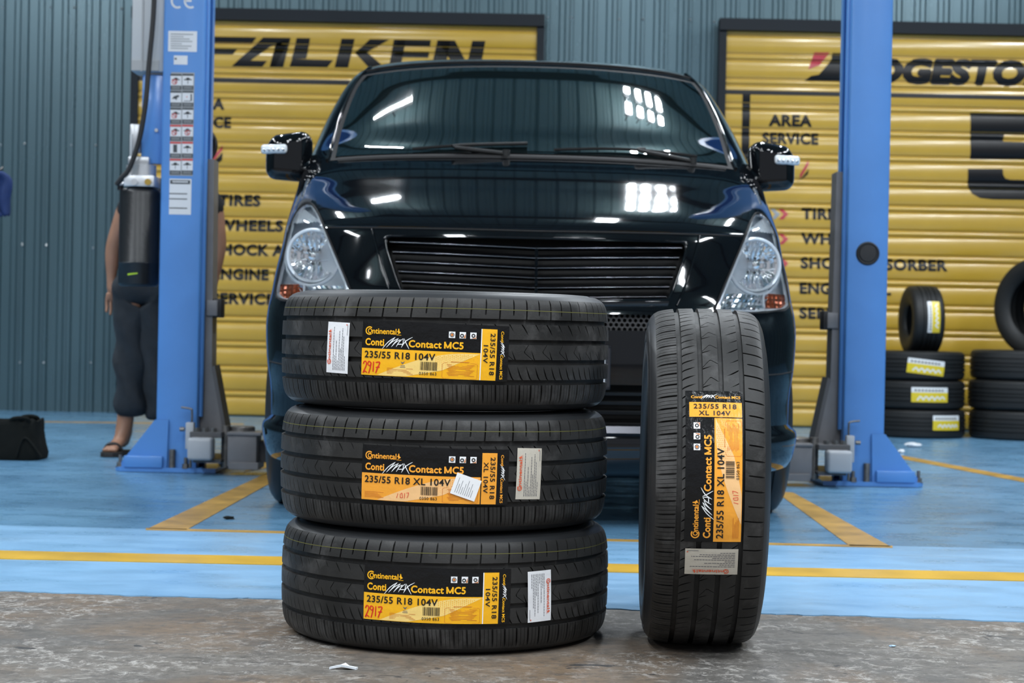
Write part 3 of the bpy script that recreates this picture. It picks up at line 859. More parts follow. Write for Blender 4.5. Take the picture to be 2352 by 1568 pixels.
t3 = tyre('black tyre on top of the three-high stack, white sticker left of its label', (SC[0] - .003, SC[1], .123 + 2 * HT), (0, 0, 0), False,
          th(1001, 806, 3.66, SC[0]), .0, tilt(-1.4), (th(778, 798, 3.70, SC[0]), .002, tilt(-1.8), False, 0), spin=1.83)
# the small slip over the label of the middle tyre
sl = Sheet(); sl.rect(-.026, -.022, .026, .022, 0, 0, step=.006)
for k in range(9):
    a = -.018 + k * .0042; sl.stroke([(a, -.017), (a, .014 - (k * 3 % 5) * .004)], .0008, 1, 1)
sf = wrap(th(1071, 1126, 3.66, SC[0]), -.0255, tilt(-19), .0032)
obj('paper_slip', sl.bm(sf), [M_white, M_fine], t2, smooth=60, label='small tilted white slip with fine print')
# standing tyre
t4 = tyre('black tyre standing upright on its tread, right of the stack', (.410, 3.90, TR - .0008), (0, PI / 2, math.radians(-2.6)), True,
          -PI / 2 - .135, .006, tilt(180.3), (-PI / 2 + .415, .006, tilt(180.5), False, 0), orange2=True, cream=True, line=False, spin=.3)

# ------------------------------------------------------------ van
NOSE = at(1232, 700, 5.98)
CARX = NOSE.x; YAW = math.radians(1.0)
van = thing('van', 'glossy black van parked nose-on between the blue lift posts', 'van', (CARX, 5.98, 0), (0, 0, YAW))
M_paint = mat('black_car_paint', (.0030, .0038, .0052), .06, spec=.18, coat=.6, coat_rough=.02)
M_paintm = mat('black_trim_plastic', (.012, .013, .014), .55, spec=.35)
M_glass = mat('tinted_windscreen', (.004, .008, .009), .03, spec=.9, coat=1.0, coat_rough=.01, ior=1.55)
M_rubber = mat('black_rubber_seal', (.010, .010, .011), .7, spec=.25)
M_chrome = mat('chrome', (.72, .74, .77), .14, metal=1)
M_barglint = mat('bar_highlight_metal', (.25, .26, .28), .2, metal=1)  # metal of the added highlight lines on the grille bars
M_lampshell = mat('lamp_bezel_silver', (.66, .72, .78), .25, metal=.15)
M_blade = mat('dark_bright_blade', (.09, .09, .10), .35, metal=1)
M_reflector = mat('reflector_chrome', (.90, .91, .93), .10, metal=.95)
M_lens = mat('clear_lens', (1, 1, 1), .0, trans=1.0, ior=1.18)
M_orange = mat('amber_reflector', (.50, .11, .035), .2, metal=.65)
M_led = mat('clear_indicator_lens', (.80, .85, .9), .18, coat=.5)
M_mesh = mat('black_mesh_plastic', (.06, .06, .062), .4)
M_void = mat('dark_void', (.004, .004, .004), .8)
M_plate = mat('white_plate', (.7, .72, .75), .35)

RZ = [(.175, .08, .88, .55, 2.6), (.20, .02, .93, .60, 2.6), (.25, -.015, .950, .62, 2.6), (.305, -.02, .958, .63, 2.6), (.325, -.012, .955, .63, 2.6), (.350, .012, .932, .62, 2.6), (.42, .01, .932, .62, 2.6),
      (.55, .0, .950, .64, 2.5), (.66, .0, .955, .64, 2.5), (.735, .02, .948, .62, 2.5), (.78, .045, .94, .61, 2.5), (.85, .07, .930, .60, 2.5), (.97, .105, .905, .57, 2.4),
      (1.01, .125, .900, .56, 2.4), (1.05, .18, .895, .54, 2.4), (1.10, .275, .890, .51, 2.4), (1.16, .40, .885, .48, 2.4), (1.22, .53, .880, .45, 2.4), (1.285, .72, .873, .42, 2.5),
      (1.33, .83, .868, .42, 2.6), (1.45, 1.01, .846, .46, 2.7), (1.58, 1.22, .812, .46, 2.7), (1.69, 1.41, .776, .46, 2.7), (1.76, 1.555, .742, .48, 2.7), (1.80, 1.70, .708, .50, 2.7),
      (1.83, 1.88, .66, .52, 2.6), (1.85, 2.15, .59, .5, 2.5), (1.86, 2.5, .48, .45, 2.4), (1.862, 2.9, .25, .3, 2.2)]
zs = [r[0] for r in RZ]
fy, fw, fl_, fp = [pchip(zs, [r[k] for r in RZ]) for k in (1, 2, 3, 4)]
def ring(z, n=44):
    y0, W, L_, p = fy(z), fw(z), fl_(z), fp(z); out = []
    for k in range(n + 1):
        a = PI / 2 * k / n; c, s = math.cos(a), math.sin(a)
        # a=0: centre front, a=90: side
        out.append((W * s ** (2 / p), y0 + L_ * (1 - c ** (2 / p)), z))
    yr = 5.0 - max(0, z - 1.0) * .25 - (0 if z < 1.8 else (z - 1.8) * 10); rc = min(.25, W * .4); y1 = y0 + L_
    for k in range(1, 26): out.append((W, y1 + (yr - rc - y1) * k / 25, z))
    for k in range(1, 9):
        a = PI / 2 * k / 8; out.append((W - rc + rc * math.cos(a), yr - rc + rc * math.sin(a), z))
    out.append((0, yr, z))
    return out
lv = []
for i in range(len(zs) - 1):
    n = max(2, int(round(math.hypot(zs[i + 1] - zs[i], RZ[i + 1][1] - RZ[i][1]) / .028)))
    lv += [zs[i] + (zs[i + 1] - zs[i]) * k / n for k in range(n)]
lv.append(zs[-1])
bm = BM(); rows = []
for z in lv:
    h = ring(z); full = h + [(-x, y, zz) for x, y, zz in h[::-1][1:-1]]; rows.append(full)
V = grid(bm, rows, close_u=True)
bm.faces.new(V[0]); bm.faces.new(V[-1][::-1])
bmesh.ops.recalc_face_normals(bm, faces=bm.faces)
BVH = BVHTree.FromBMesh(bm)
def proj(x, z):
    """front surface of the body at (x, z): point and normal"""
    h, n, i, d = BVH.ray_cast(Vector((x, -3, z)), Vector((0, 1, 0)))
    if h is None: h, n, i, d = BVH.find_nearest(Vector((x, 1, z)))
    if n.y > 0: n = -n
    return h, n
def boolean(bm_, cutters):
    me = bpy.data.meshes.new('b'); bm_.to_mesh(me); bm_.free()
    o = bpy.data.objects.new('b', me); COL.objects.link(o); tmp = []
    for c in cutters:
        bmesh.ops.recalc_face_normals(c, faces=c.faces)
        m2 = bpy.data.meshes.new('c'); c.to_mesh(m2); c.free(); c2 = bpy.data.objects.new('c', m2); COL.objects.link(c2)
        md = o.modifiers.new('d', 'BOOLEAN'); md.operation = 'DIFFERENCE'; md.object = c2; md.solver = 'EXACT'; tmp.append(c2)
    bpy.context.view_layer.update()
    out = bpy.data.meshes.new_from_object(o.evaluated_get(bpy.context.evaluated_depsgraph_get()))
    for q in [o] + tmp:
        m2 = q.data; bpy.data.objects.remove(q); bpy.data.meshes.remove(m2)
    return out
def recess(poly, depth):
    """cutter: polygon (x, z) whose back lies depth behind the surface"""
    b = BM(); cx = sum(p[0] for p in poly) / len(poly); cz = sum(p[1] for p in poly) / len(poly)
    F = [b.verts.new((x, -1.0, z)) for x, z in poly]
    K = [b.verts.new((x, proj(x, z)[0].y + depth, z)) for x, z in poly]
    kc = b.verts.new((cx, proj(cx, cz)[0].y + depth, cz)); b.faces.new(F)
    n = len(poly)
    for i in range(n):
        b.faces.new((F[i], F[(i + 1) % n], K[(i + 1) % n], K[i])); b.faces.new((K[i], K[(i + 1) % n], kc))
    return b
def dens(poly, n=4, closed=True):
    P_ = [Vector((x, 0, z)) for x, z in poly]; out = []; N = len(P_)
    for i in range(N if closed else N - 1):
        a, b = P_[i], P_[(i + 1) % N]
        for k in range(n): out.append((a.x + (b.x - a.x) * k / n, a.z + (b.z - a.z) * k / n))
    if not closed: out.append((P_[-1].x, P_[-1].z))
    return out
def rounded(poly, r=.02, n=4):
    out = []; N = len(poly)
    for i in range(N):
        p = Vector(poly[i]); a = Vector(poly[i - 1]); c = Vector(poly[(i + 1) % N])
        d1 = (a - p); d2 = (c - p); q = min(r, d1.length * .45, d2.length * .45)
        s = p + d1.normalized() * q; e = p + d2.normalized() * q
        for k in range(n + 1):
            t = k / n; v = s * (1 - t) ** 2 + p * 2 * t * (1 - t) + e * t * t; out.append((v.x, v.y))
    return out
HEAD = [(.600, .735), (.645, .83), (.686, .914), (.728, 1.000), (.765, 1.065), (.795, 1.098), (.822, 1.098), (.846, 1.075), (.866, 1.02), (.880, .94), (.893, .863), (.905, .790), (.903, .765), (.88, .748), (.74, .735)]
HEAD = [(x - .003, z) for x, z in HEAD]
HR = rounded(HEAD, .02, 3); HLs = [(-x, z) for x, z in HR[::-1]]
GR = rounded([(-.507, .968), (.507, .968), (.500, .93), (.452, .80), (.430, .770), (.395, .757), (-.395, .757), (-.430, .770), (-.452, .80), (-.500, .93)], .02, 2)
MG = rounded([(-.62, .722), (.62, .722), (.58, .668), (-.58, .668)], .015, 2)
LG = rounded([(-.56, .488), (.56, .488), (.52, .362), (-.52, .362)], .02, 2)
cut = [recess(dens(HR, 2), .09), recess(dens(HLs, 2), .09), recess(dens(GR, 3), .07), recess(dens(MG, 3), .05), recess(dens(LG, 3), .10)]
WB = .84
for s in (-1, 1):
    for yw in (WB, WB + 3.1):
        b = BM(); lathe(b, [(.0001, -.18), (.385, -.18), (.385, .2), (.0001, .2)], 48, Matrix.Translation((s * .93, yw, .36)) @ Matrix.Rotation(PI / 2, 4, 'Y')); cut.append(b)
body = obj('body', boolean(bm, cut), M_paint, van, smooth=32)

def patch(name, L_, R_, m, off, nu=24, thick=.004, parent=van, us=None, label=None, smooth=60):
    """panel between a left and a right edge curve, each a list of (x, z) of the same length, laid on the body"""
    b = BM(); rows = []
    for (xl, zl), (xr, zr) in zip(L_, R_):
        row = []
        for k in range(nu + 1):
            t = k / nu; x = xl + (xr - xl) * t; z = zl + (zr - zl) * t
            p, n = proj(x, z); row.append(p + n * off)
        rows.append(row)
    grid(b, rows)
    bmesh.ops.recalc_face_normals(b, faces=b.faces)
    nn = sum((f.normal for f in b.faces), Vector())
    if nn.y > 0 and nn.y > abs(nn.z): bmesh.ops.reverse_faces(b, faces=b.faces)
    if nn.z < -abs(nn.y): bmesh.ops.reverse_faces(b, faces=b.faces)
    r = bmesh.ops.extrude_face_region(b, geom=b.faces[:])
    bb = [v for v in r['geom'] if isinstance(v, bmesh.types.BMVert)]
    bmesh.ops.recalc_face_normals(b, faces=b.faces)
    for v in bb:
        p, n, i, d = BVH.find_nearest(v.co)
        if n.y > 0 and n.z < .3: n = -n
        v.co -= n * thick if n.z > -.2 else -n * thick
    bmesh.ops.recalc_face_normals(b, faces=b.faces)
    return obj(name, b, m, parent, smooth=smooth, label=label)
def line_on(pts, off=.002):
    out = []
    for x, z in pts:
        p, n = proj(x, z); out.append(p + n * off)
    return out
def strip_obj(name, pts, r, m, off=.002, parent=van, closed=False, n=8):
    b = BM(); tube(b, line_on(pts, off), r, n=n, closed=closed); return obj(name, b, m, parent, smooth=80)

# hood: leading edge, along the lamps, up to the cowl
def curve2(pts, n=24):
    P_ = smooth_path([(x, 0, z) for x, z in pts], n); 
    return [(p.x, p.z) for p in P_]
EL = curve2([(-.715, 1.006), (-.752, 1.060), (-.775, 1.105), (-.792, 1.16), (-.800, 1.22), (-.795, 1.268)], 8)
ER = [(-x, z) for x, z in EL]
# rows must follow the sloping front: bow the middle of the leading edge down a little
b = BM(); rows = []
for i, ((xl, zl), (xr, zr)) in enumerate(zip(EL, ER)):
    row = []; f = i / (len(EL) - 1)
    for k in range(49):
        t = k / 48; x = xl + (xr - xl) * t; z = zl + (-.004 * (1 - f) + .016 * f) * (1 - (2 * t - 1) ** 2)
        p, n = proj(x, z)
        cr = .008 * math.exp(-((abs(x) - .52) / .06) ** 2) * min(1, f * 3) * (1 - f)       # a soft crease each side
        row.append(p + n * (.003 + cr * .5))
    rows.append(row)
grid(b, rows)
r = bmesh.ops.extrude_face_region(b, geom=b.faces[:])
for v in [v for v in r['geom'] if isinstance(v, bmesh.types.BMVert)]: v.co += Vector((0, .004, -.010))
bmesh.ops.recalc_face_normals(b, faces=b.faces)
obj('hood', b, M_paint, van, smooth=40)
strip_obj('hood_seam', dens([(-.715, 1.002)] + [(-.5 + .1 * k, .9985 - .004 * (1 - abs(k - 5) / 5)) for k in range(11)] + [(.715, 1.002)], 2, False), .0035, M_void, .001)
# windscreen with its black border, washer cowl
GLS = [(-.742, 1.300), (-.741, 1.36), (-.735, 1.44), (-.725, 1.52), (-.712, 1.60), (-.696, 1.66), (-.675, 1.703)]
def gl_rows(o, zt):
    Lc = curve2(GLS, 4); return Lc
def gl_patch(name, m, off, grow, zoff, nu=32):
    b = BM(); rows = []; Lc = curve2(GLS, 6)
    for i, (xl, zl) in enumerate(Lc):
        f = i / (len(Lc) - 1); row = []
        xe = -xl + grow; z0 = zl + (zoff * (2 * f - 1))
        for k in range(nu + 1):
            t = 2 * k / nu - 1; x = xe * t; z = z0 + (.018 * (1 - f) + .036 * f) * (1 - t * t)
            p, n = proj(x, z); row.append(p + n * off)
        rows.append(row)
    grid(b, rows)
    r = bmesh.ops.extrude_face_region(b, geom=b.faces[:])
    for v in [v for v in r['geom'] if isinstance(v, bmesh.types.BMVert)]: v.co += Vector((0, .008, -.008))
    bmesh.ops.recalc_face_normals(b, faces=b.faces)
    return obj(name, b, m, van, smooth=40)
gl_patch('windscreen_seal', M_rubber, .002, .020, .014)
gl_patch('windscreen', M_glass, .006, .0, .0, 48)
tv = [(x * (1), z) for x, z in [(-.70 + .07 * k, 1.742 + .040 * (1 - ((k - 10) / 10) ** 2)) for k in range(21)]]
strip_obj('roof_seam', tv, .006, M_rubber, .001)
for s in (-1, 1):
    pts = [(s * x, z) for x, z in curve2([(.775, 1.29), (.772, 1.36), (.764, 1.45), (.752, 1.54), (.736, 1.62), (.715, 1.69), (.69, 1.745), (.675, 1.775)], 5)]
    strip_obj('pillar_moulding', pts, .006, M_paint, .003)
# cowl panel under the glass and wipers
bl = [(-.73 + .073 * k, 1.286 + .016 * (1 - ((k - 10) / 10) ** 2)) for k in range(21)]
b = BM(); rows = []
for dz, of in ((-.006, .002), (-.003, .008), (.006, .008), (.010, .002)):
    rows.append([proj(x, z + dz)[0] + proj(x, z + dz)[1] * of for x, z in bl])
grid(b, rows); bmesh.ops.recalc_face_normals(b, faces=b.faces); obj('cowl_panel', b, M_rubber, van, smooth=60)
def wiper(pv, elbow, tip, bl0, bl1, rise):
    w = BM(); P3 = [proj(x, z)[0] + proj(x, z)[1] * o for x, z, o in (pv, elbow, tip)]
    tube(w, smooth_path(P3, 5), [.009] * 4 + [.007] * 7, n=8)
    cyl(w, P3[0] - Vector((0, 0, .02)), P3[0] + Vector((0, 0, .015)), .014, n=12)
    a = obj('wiper_arm', w, M_paintm, van, smooth=60)
    w = BM(); n = 12; pts = []
    for k in range(n + 1):
        t = k / n; x = bl0[0] + (bl1[0] - bl0[0]) * t; z = bl0[1] + (bl1[1] - bl0[1]) * t + rise * math.sin(PI * t)
        p, nn = proj(x, z); pts.append(p + nn * .016)
    tube(w, pts, .006, n=6); obj('wiper_blade', w, M_rubber, a, smooth=60)
wiper((-.10, 1.305, .012), (-.30, 1.318, .028), (-.02, 1.345, .022), (-.45, 1.318), (-.02, 1.352), .006)
wiper((.60, 1.296, .012), (.40, 1.318, .028), (.42, 1.335, .022), (.08, 1.325), (.62, 1.318), .016)

# grille: frame, six bars in a shallow V, middle rib, wall behind
b = BM(); rows = []
for z in (.752, .86, .972): rows.append([(x, proj(x, z)[0].y + .066, z) for x in [-.52 + .052 * k for k in range(21)]])
grid(b, rows); obj('grille_back', b, M_void, van, smooth=0)
for k in range(6):
    z = .944 - .0335 * k; hw = .498 - (.95 - z) * .345
    b = BM(); rows = []; n = 36
    for (dz, dy) in ((-.005, .014), (.004, .002), (.009, -.004), (.0105, .0), (.009, .008), (.002, .028), (-.004, .030)):
        row = []
        for i in range(n + 1):
            t = 2 * i / n - 1; x = hw * t; zz = z - .010 * (1 - abs(t)) ** 1.3 + .004 * t * t
            row.append((x, proj(x, zz)[0].y + .014 + dy, zz + dz))
        rows.append(row)
    rows.append(rows[0]); grid(b, rows); bmesh.ops.recalc_face_normals(b, faces=b.faces)
    gb = obj('grille_bar', b, M_paint, van, smooth=50)
    b = BM(); tube(b, rows[1], .0022, n=6); obj('bar_highlight', b, M_barglint, gb, smooth=80)  # thin bright tube added as the highlight on the gloss black bar
b = BM(); pts = [(0.0, z) for z in (.765, .82, .88, .95)]
tube(b, [(0, proj(0, z)[0].y + .016, z - .006) for x, z in pts], .006, n=6); obj('grille_rib', b, M_paint, van)
GF = rounded([(-.512, .974), (.512, .974), (.505, .93), (.456, .797), (.432, .765), (.395, .751), (-.395, .751), (-.432, .765), (-.456, .797), (-.505, .93)], .02, 3)
strip_obj('grille_surround', dens(GF, 3), .005, M_paint, .001, closed=True)
b = BM(); rows = []
for (z, of) in ((.742, .0), (.747, .014), (.758, .018), (.765, .010), (.766, 0)):
    rows.append([proj(x, z - .012 * (x / .5) ** 2 * -1)[0] + proj(x, z)[1] * of for x in [-.44 + .044 * i for i in range(21)]])
grid(b, rows); bmesh.ops.recalc_face_normals(b, faces=b.faces); obj('grille_sill', b, M_paint, van, smooth=70)
for s in (-1, 1):
    strip_obj('panel_edge', [(s * x, z) for x, z in dens([(.557, .997), (.545, .95), (.520, .87), (.490, .79), (.47, .755)], 3, False)], .0045, M_paint, .001)
    strip_obj('bumper_seam', [(s * x, z) for x, z in dens([(.60, .728), (.70, .732), (.80, .740), (.90, .758)], 3, False)], .003, M_void, .001)
    strip_obj('bumper_seam', [(s * x, z) for x, z in dens([(.62, .52), (.75, .522), (.86, .528), (.92, .535)], 3, False)], .003, M_rubber, .001)
# honeycomb under the grille
b = BM(); c_ = .0165
def hexy(x, z): return proj(x, z)[0].y + .022
done = 0
for j in range(-1, 5):
    for i in range(-40, 41):
        x = i * c_ * 1.12 + (j % 2) * c_ * .56; z = .672 + j * c_ * .90
        if abs(x) > .60 or z > .724 or z < .664: continue
        rr = c_ * .60; ro = [(x + rr * math.cos(PI / 6 + PI / 3 * k), z + rr * math.sin(PI / 6 + PI / 3 * k)) for k in range(6)]
        ri = [(x + rr * .74 * math.cos(PI / 6 + PI / 3 * k), z + rr * .74 * math.sin(PI / 6 + PI / 3 * k)) for k in range(6)]
        y = hexy(x, z)
        A = [b.verts.new((p[0], y, p[1])) for p in ro]; B_ = [b.verts.new((p[0], y, p[1])) for p in ri]; C_ = [b.verts.new((p[0], y + .012, p[1])) for p in ri]
        for k in range(6):
            b.faces.new((A[k], A[(k + 1) % 6], B_[(k + 1) % 6], B_[k])); b.faces.new((B_[k], B_[(k + 1) % 6], C_[(k + 1) % 6], C_[k]))
hm = obj('honeycomb_mesh', b, M_mesh, van, smooth=0); hm['kind'] = 'stuff'
b = BM(); rows = []
for z in (.66, .73): rows.append([(x, proj(x, z)[0].y + .046, z) for x in [-.63 + .063 * k for k in range(21)]])
grid(b, rows); obj('mesh_back', b, M_void, van, smooth=0)
# lower intake bars, bright blade, plate
b = BM(); rows = []
for z in (.352, .498): rows.append([(x, proj(x, z)[0].y + .09, z) for x in [-.57 + .057 * k for k in range(21)]])
grid(b, rows); obj('intake_back', b, M_void, van, smooth=0)
for z in (.458, .427, .395):
    b = BM(); rows = []
    for dz, dy in ((-.006, 0), (.004, -.006), (.007, 0), (.004, .02), (-.006, .02), (-.006, 0)):
        rows.append([(x, proj(x, z)[0].y + .025 + dy, z + dz) for x in [-.54 + .054 * k for k in range(21)]])
    grid(b, rows); bmesh.ops.recalc_face_normals(b, faces=b.faces); obj('intake_bar', b, M_paintm, van, smooth=40)
b = BM(); rows = []
for (z, of) in ((.318, .0), (.320, .022), (.332, .028), (.352, .020), (.360, .004)):
    rows.append([proj(x, z)[0] + proj(x, z)[1] * of for x in [-.60 + .06 * i for i in range(21)]])
grid(b, rows); bmesh.ops.recalc_face_normals(b, faces=b.faces); obj('bumper_blade', b, M_blade, van, smooth=50, label='bright blade across the lower bumper')
pp = proj(0, .56)[0]
b = BM(); box(b, (0, pp.y - .012, .545), (.462, .012, .125), bev=.008); npf = obj('number_plate', b, M_plate, van)
b = BM()
for (x0, z0, x1, z1) in ((-.247, .472, -.232, .618), (.232, .472, .247, .618), (-.247, .606, .247, .618), (-.247, .472, .247, .484)): box2(b, (x0, pp.y - .024, z0), (x1, pp.y + .004, z1), bev=.002, seg=1)
obj('plate_frame', b, M_blade, npf)
for s in (-1, 1):                     # fog lamp pocket
    p, n = proj(s * .74, .44)
    b = BM(); lathe(b, [(.062, -.006), (.062, .006), (.054, .010), (.048, .004), (.02, -.01), (.0, -.012)], 24, Matrix.Translation(p) @ n.to_track_quat('Z', 'Y').to_matrix().to_4x4())
    fo = obj('fog_lamp', b, M_paintm, van, smooth=50)
    b = BM(); lathe(b, [(.046, .006), (.03, .011), (0, .013)], 20, Matrix.Translation(p) @ n.to_track_quat('Z', 'Y').to_matrix().to_4x4()); obj('fog_lens', b, M_led, fo, smooth=60)

# head lamps
def headlamp(s):
    t = thing('head_lamp', None, None); t.parent = van
    X = lambda x: s * x
    poly = [(X(x), z) for x, z in HR]
    # shell behind
    b = BM(); cx, cz = .785, .88
    outer = [Vector((X(x), proj(X(x), z)[0].y + .002, z)) for x, z in HR]
    inner = [Vector((X(cx + (x - cx) * .965), proj(X(x), z)[0].y + .042, cz + (z - cz) * .985)) for x, z in HR]
    O = [b.verts.new(p) for p in outer]; I = [b.verts.new(p) for p in inner]
    n = len(O)
    for i in range(n): b.faces.new((O[i], O[(i + 1) % n], I[(i + 1) % n], I[i]))
    c = b.verts.new((X(cx), proj(X(cx), cz)[0].y + .12, cz))
    for i in range(n): b.faces.new((I[i], I[(i + 1) % n], c))
    bmesh.ops.recalc_face_normals(b, faces=b.faces)
    obj('lamp_housing', b, M_lampshell, t, smooth=50)
    # main round reflector
    lx, lz, lr = .768, .905, .083
    ly = proj(X(lx), lz)[0].y + .022
    tilt_ = Matrix.Rotation(s * math.radians(12), 4, 'Z') @ Matrix.Rotation(PI / 2 , 4, 'X')
    mt = Matrix.Translation((X(lx), ly, lz)) @ tilt_
    b = BM(); lathe(b, [(lr + .014, -.030), (lr + .014, -.004), (lr + .009, .004), (lr + .003, .002), (lr, -.006)], 48, mt); obj('lamp_ring', b, M_lampshell, t, smooth=50)
    # fluted bowl
    b = BM(); rows = []
    for j in range(9):
        r_ = lr * (1 - j / 8); row = []
        for k in range(96):
            a = 2 * PI * k / 96; x = r_ * math.cos(a); z_ = r_ * math.sin(a)
            dpt = -.045 * (1 - (r_ / lr) ** 2) - .006 + .0034 * math.cos(x * 2 * PI / .0175) * (1 if abs(z_) > .012 or abs(x) > .03 else 0)
            row.append(mt @ Vector((x, z_, dpt)))
        rows.append(row)
    grid(b, rows, close_u=True); bmesh.ops.remove_doubles(b, verts=b.verts, dist=1e-5); bmesh.ops.recalc_face_normals(b, faces=b.faces)
    obj('lamp_reflector', b, M_reflector, t, smooth=25)
    b = BM(); lathe(b, [(.0, .004), (.012, .003), (.018, -.004), (.018, -.035)], 24, mt); obj('bulb_cap', b, M_reflector, t, smooth=50)
    b = BM()
    for xa, xb in ((-.078, -.02), (.02, .078)):
        b = BM(); tube(b, [mt @ Vector((xa, -.018, -.008)), mt @ Vector((xb, -.012, -.012))], .0014, n=5); obj('reflector_rib', b, M_lampshell, t)
    # brow arc above the round lamp
    b = BM(); arc = [(lx + (lr + .022) * math.cos(a), lz + (lr + .022) * math.sin(a)) for a in [math.radians(-200 + 220 * k / 22) for k in range(23)]]
    tube(b, [(X(x), proj(X(min(x, .88)), z)[0].y + .028, z) for x, z in arc if x < .885], .0065, n=8); obj('lamp_surround', b, M_lampshell, t, smooth=60)
    # upper fluted reflector
    b = BM(); rows = []
    for j in range(5):
        z = 1.025 + .014 * j; x0 = .746 + .020 * j; x1 = .858 - .006 * j; row = []
        for k in range(49):
            u = k / 48; x = x0 + (x1 - x0) * u; row.append((X(x), proj(X(x), z)[0].y + .022 + .0035 * math.cos(u * 2 * PI * 9), z + .002 * math.cos(u * 2 * PI * 9)))
        rows.append(row)
    grid(b, rows); bmesh.ops.recalc_face_normals(b, faces=b.faces); obj('upper_reflector', b, M_lampshell, t, smooth=30)
    # lower chambers: faceted clear one inboard, amber outboard
    def facets(nm, x0, x1, z0, z1, nx, nz, m, dp=.022, ins=0):
        b = BM(); rows = []
        for j in range(nz * 2 + 1):
            row = []; v = j / (nz * 2)
            for i in range(nx * 2 + 1):
                u = i / (nx * 2); xx = x0 + (x1 - x0) * u + ins * v; z = z0 + (z1 - z0) * v
                bumpy = .010 * (math.sin(PI * u * nx) ** 2 * math.sin(PI * v * nz) ** 2) + random.uniform(-.0015, .0015)
                row.append((X(xx), proj(X(xx), z)[0].y + dp + bumpy, z))
            rows.append(row)
        grid(b, rows); bmesh.ops.recalc_face_normals(b, faces=b.faces); obj(nm, b, m, t, smooth=10)
    facets('lower_reflector', .618, .782, .746, .800, 9, 3, M_reflector, ins=.035)
    facets('amber_reflector', .798, .888, .756, .806, 5, 3, M_orange)
    b = BM(); box(b, (X(.79), proj(X(.79), .77)[0].y + .030, .772), (.008, .03, .062), bev=.002, seg=1); obj('lamp_divider', b, M_lampshell, t)
    # silver trim just inside the edge
    b = BM(); tube(b, [(X(cx + (x - cx) * .93), proj(X(x), z)[0].y + .010, cz + (z - cz) * .965) for x, z in HR], .0055, n=6, closed=True); obj('lamp_trim', b, M_lampshell, t, smooth=60)
    # clear cover
    b = BM(); vs = [b.verts.new(proj(x, z)[0] + proj(x, z)[1] * .003) for x, z in poly]
    def fill(polyp, step=.02):
        xs_ = [p[0] for p in polyp]; zs_ = [p[1] for p in polyp]
        bb = BM(); f = bb.faces.new([bb.verts.new((p[0], 0, p[1])) for p in polyp])
        z = min(zs_) + step
        while z < max(zs_): bmesh.ops.bisect_plane(bb, geom=bb.verts[:] + bb.edges[:] + bb.faces[:], plane_co=(0, 0, z), plane_no=(0, 0, 1)); z += step
        x = min(xs_) + step
        while x < max(xs_): bmesh.ops.bisect_plane(bb, geom=bb.verts[:] + bb.edges[:] + bb.faces[:], plane_co=(x, 0, 0), plane_no=(1, 0, 0)); x += step
        return bb
    b.free(); b = fill(poly)
    for v in b.verts: p, n = proj(v.co.x, v.co.z); v.co = p + n * .003
    bmesh.ops.recalc_face_normals(b, faces=b.faces)
    if sum((f.normal for f in b.faces), Vector()).y > 0: bmesh.ops.reverse_faces(b, faces=b.faces)
    r = bmesh.ops.extrude_face_region(b, geom=b.faces[:])
    for v in [v for v in r['geom'] if isinstance(v, bmesh.types.BMVert)]: v.co += Vector((0, .0025, 0))
    bmesh.ops.recalc_face_normals(b, faces=b.faces)
    obj('lamp_lens', b, M_lens, t, smooth=40)
    # black edge round the lamp
    b = BM(); tube(b, [proj(x, z)[0] + proj(x, z)[1] * .002 for x, z in poly], .0035, n=6, closed=True); obj('lamp_gasket', b, M_rubber, t, smooth=60)
headlamp(1); headlamp(-1)

# mirrors
def mirror(s):
    t = thing('wing_mirror', None, None); t.parent = van
    b = BM(); cx, cy, cz = s * .938, 1.06, 1.322
    vs = box(b, (0, 0, 0), (.178, .11, .175), bev=.042, seg=5)
    for v in b.verts:
        u = v.co.x * s / .089
        v.co.z += -.006 * u - (.012 * (1 - u) if v.co.z < 0 else 0)
        if v.co.z > 0 and u > 0: v.co.z -= .030 * u * u
        v.co.y += .03 * u * u
    bmesh.ops.translate(b, verts=b.verts, vec=(cx, cy, cz)); obj('mirror_shell', b, M_paint, t, smooth=60)
    b = BM(); vs = box(b, (cx + s * .052, cy - .048, cz + .018), (.105, .03, .036), bev=.012, seg=3)
    for v in b.verts: v.co.y += .03 * ((v.co.x * s - .938) / .089) ** 2 - .006
    il = obj('indicator', b, M_led, t, smooth=60, label='clear indicator strip')
    b = BM()
    for k in range(5):
        x = cx + s * (.014 + .019 * k); bmesh.ops.create_uvsphere(b, u_segments=10, v_segments=6, radius=.0062, matrix=Matrix.Translation((x, cy - .071 + .03 * ((x * s - .938) / .089) ** 2, cz + .014)))
    obj('reflector_dot', b, M_reflector, il, smooth=60)
    b = BM(); tube(b, smooth_path([(s * .830, 1.10, 1.266), (s * .87, 1.07, 1.264), (cx - s * .03, 1.055, 1.268)], 4), .044, n=14); obj('mirror_arm', b, M_paint, t, smooth=60)
    b = BM(); cyl(b, (s * .842, 1.10, 1.270), (s * .858, 1.09, 1.270), .040, n=18); obj('mirror_pivot', b, M_paintm, t, smooth=50)
mirror(1); mirror(-1)

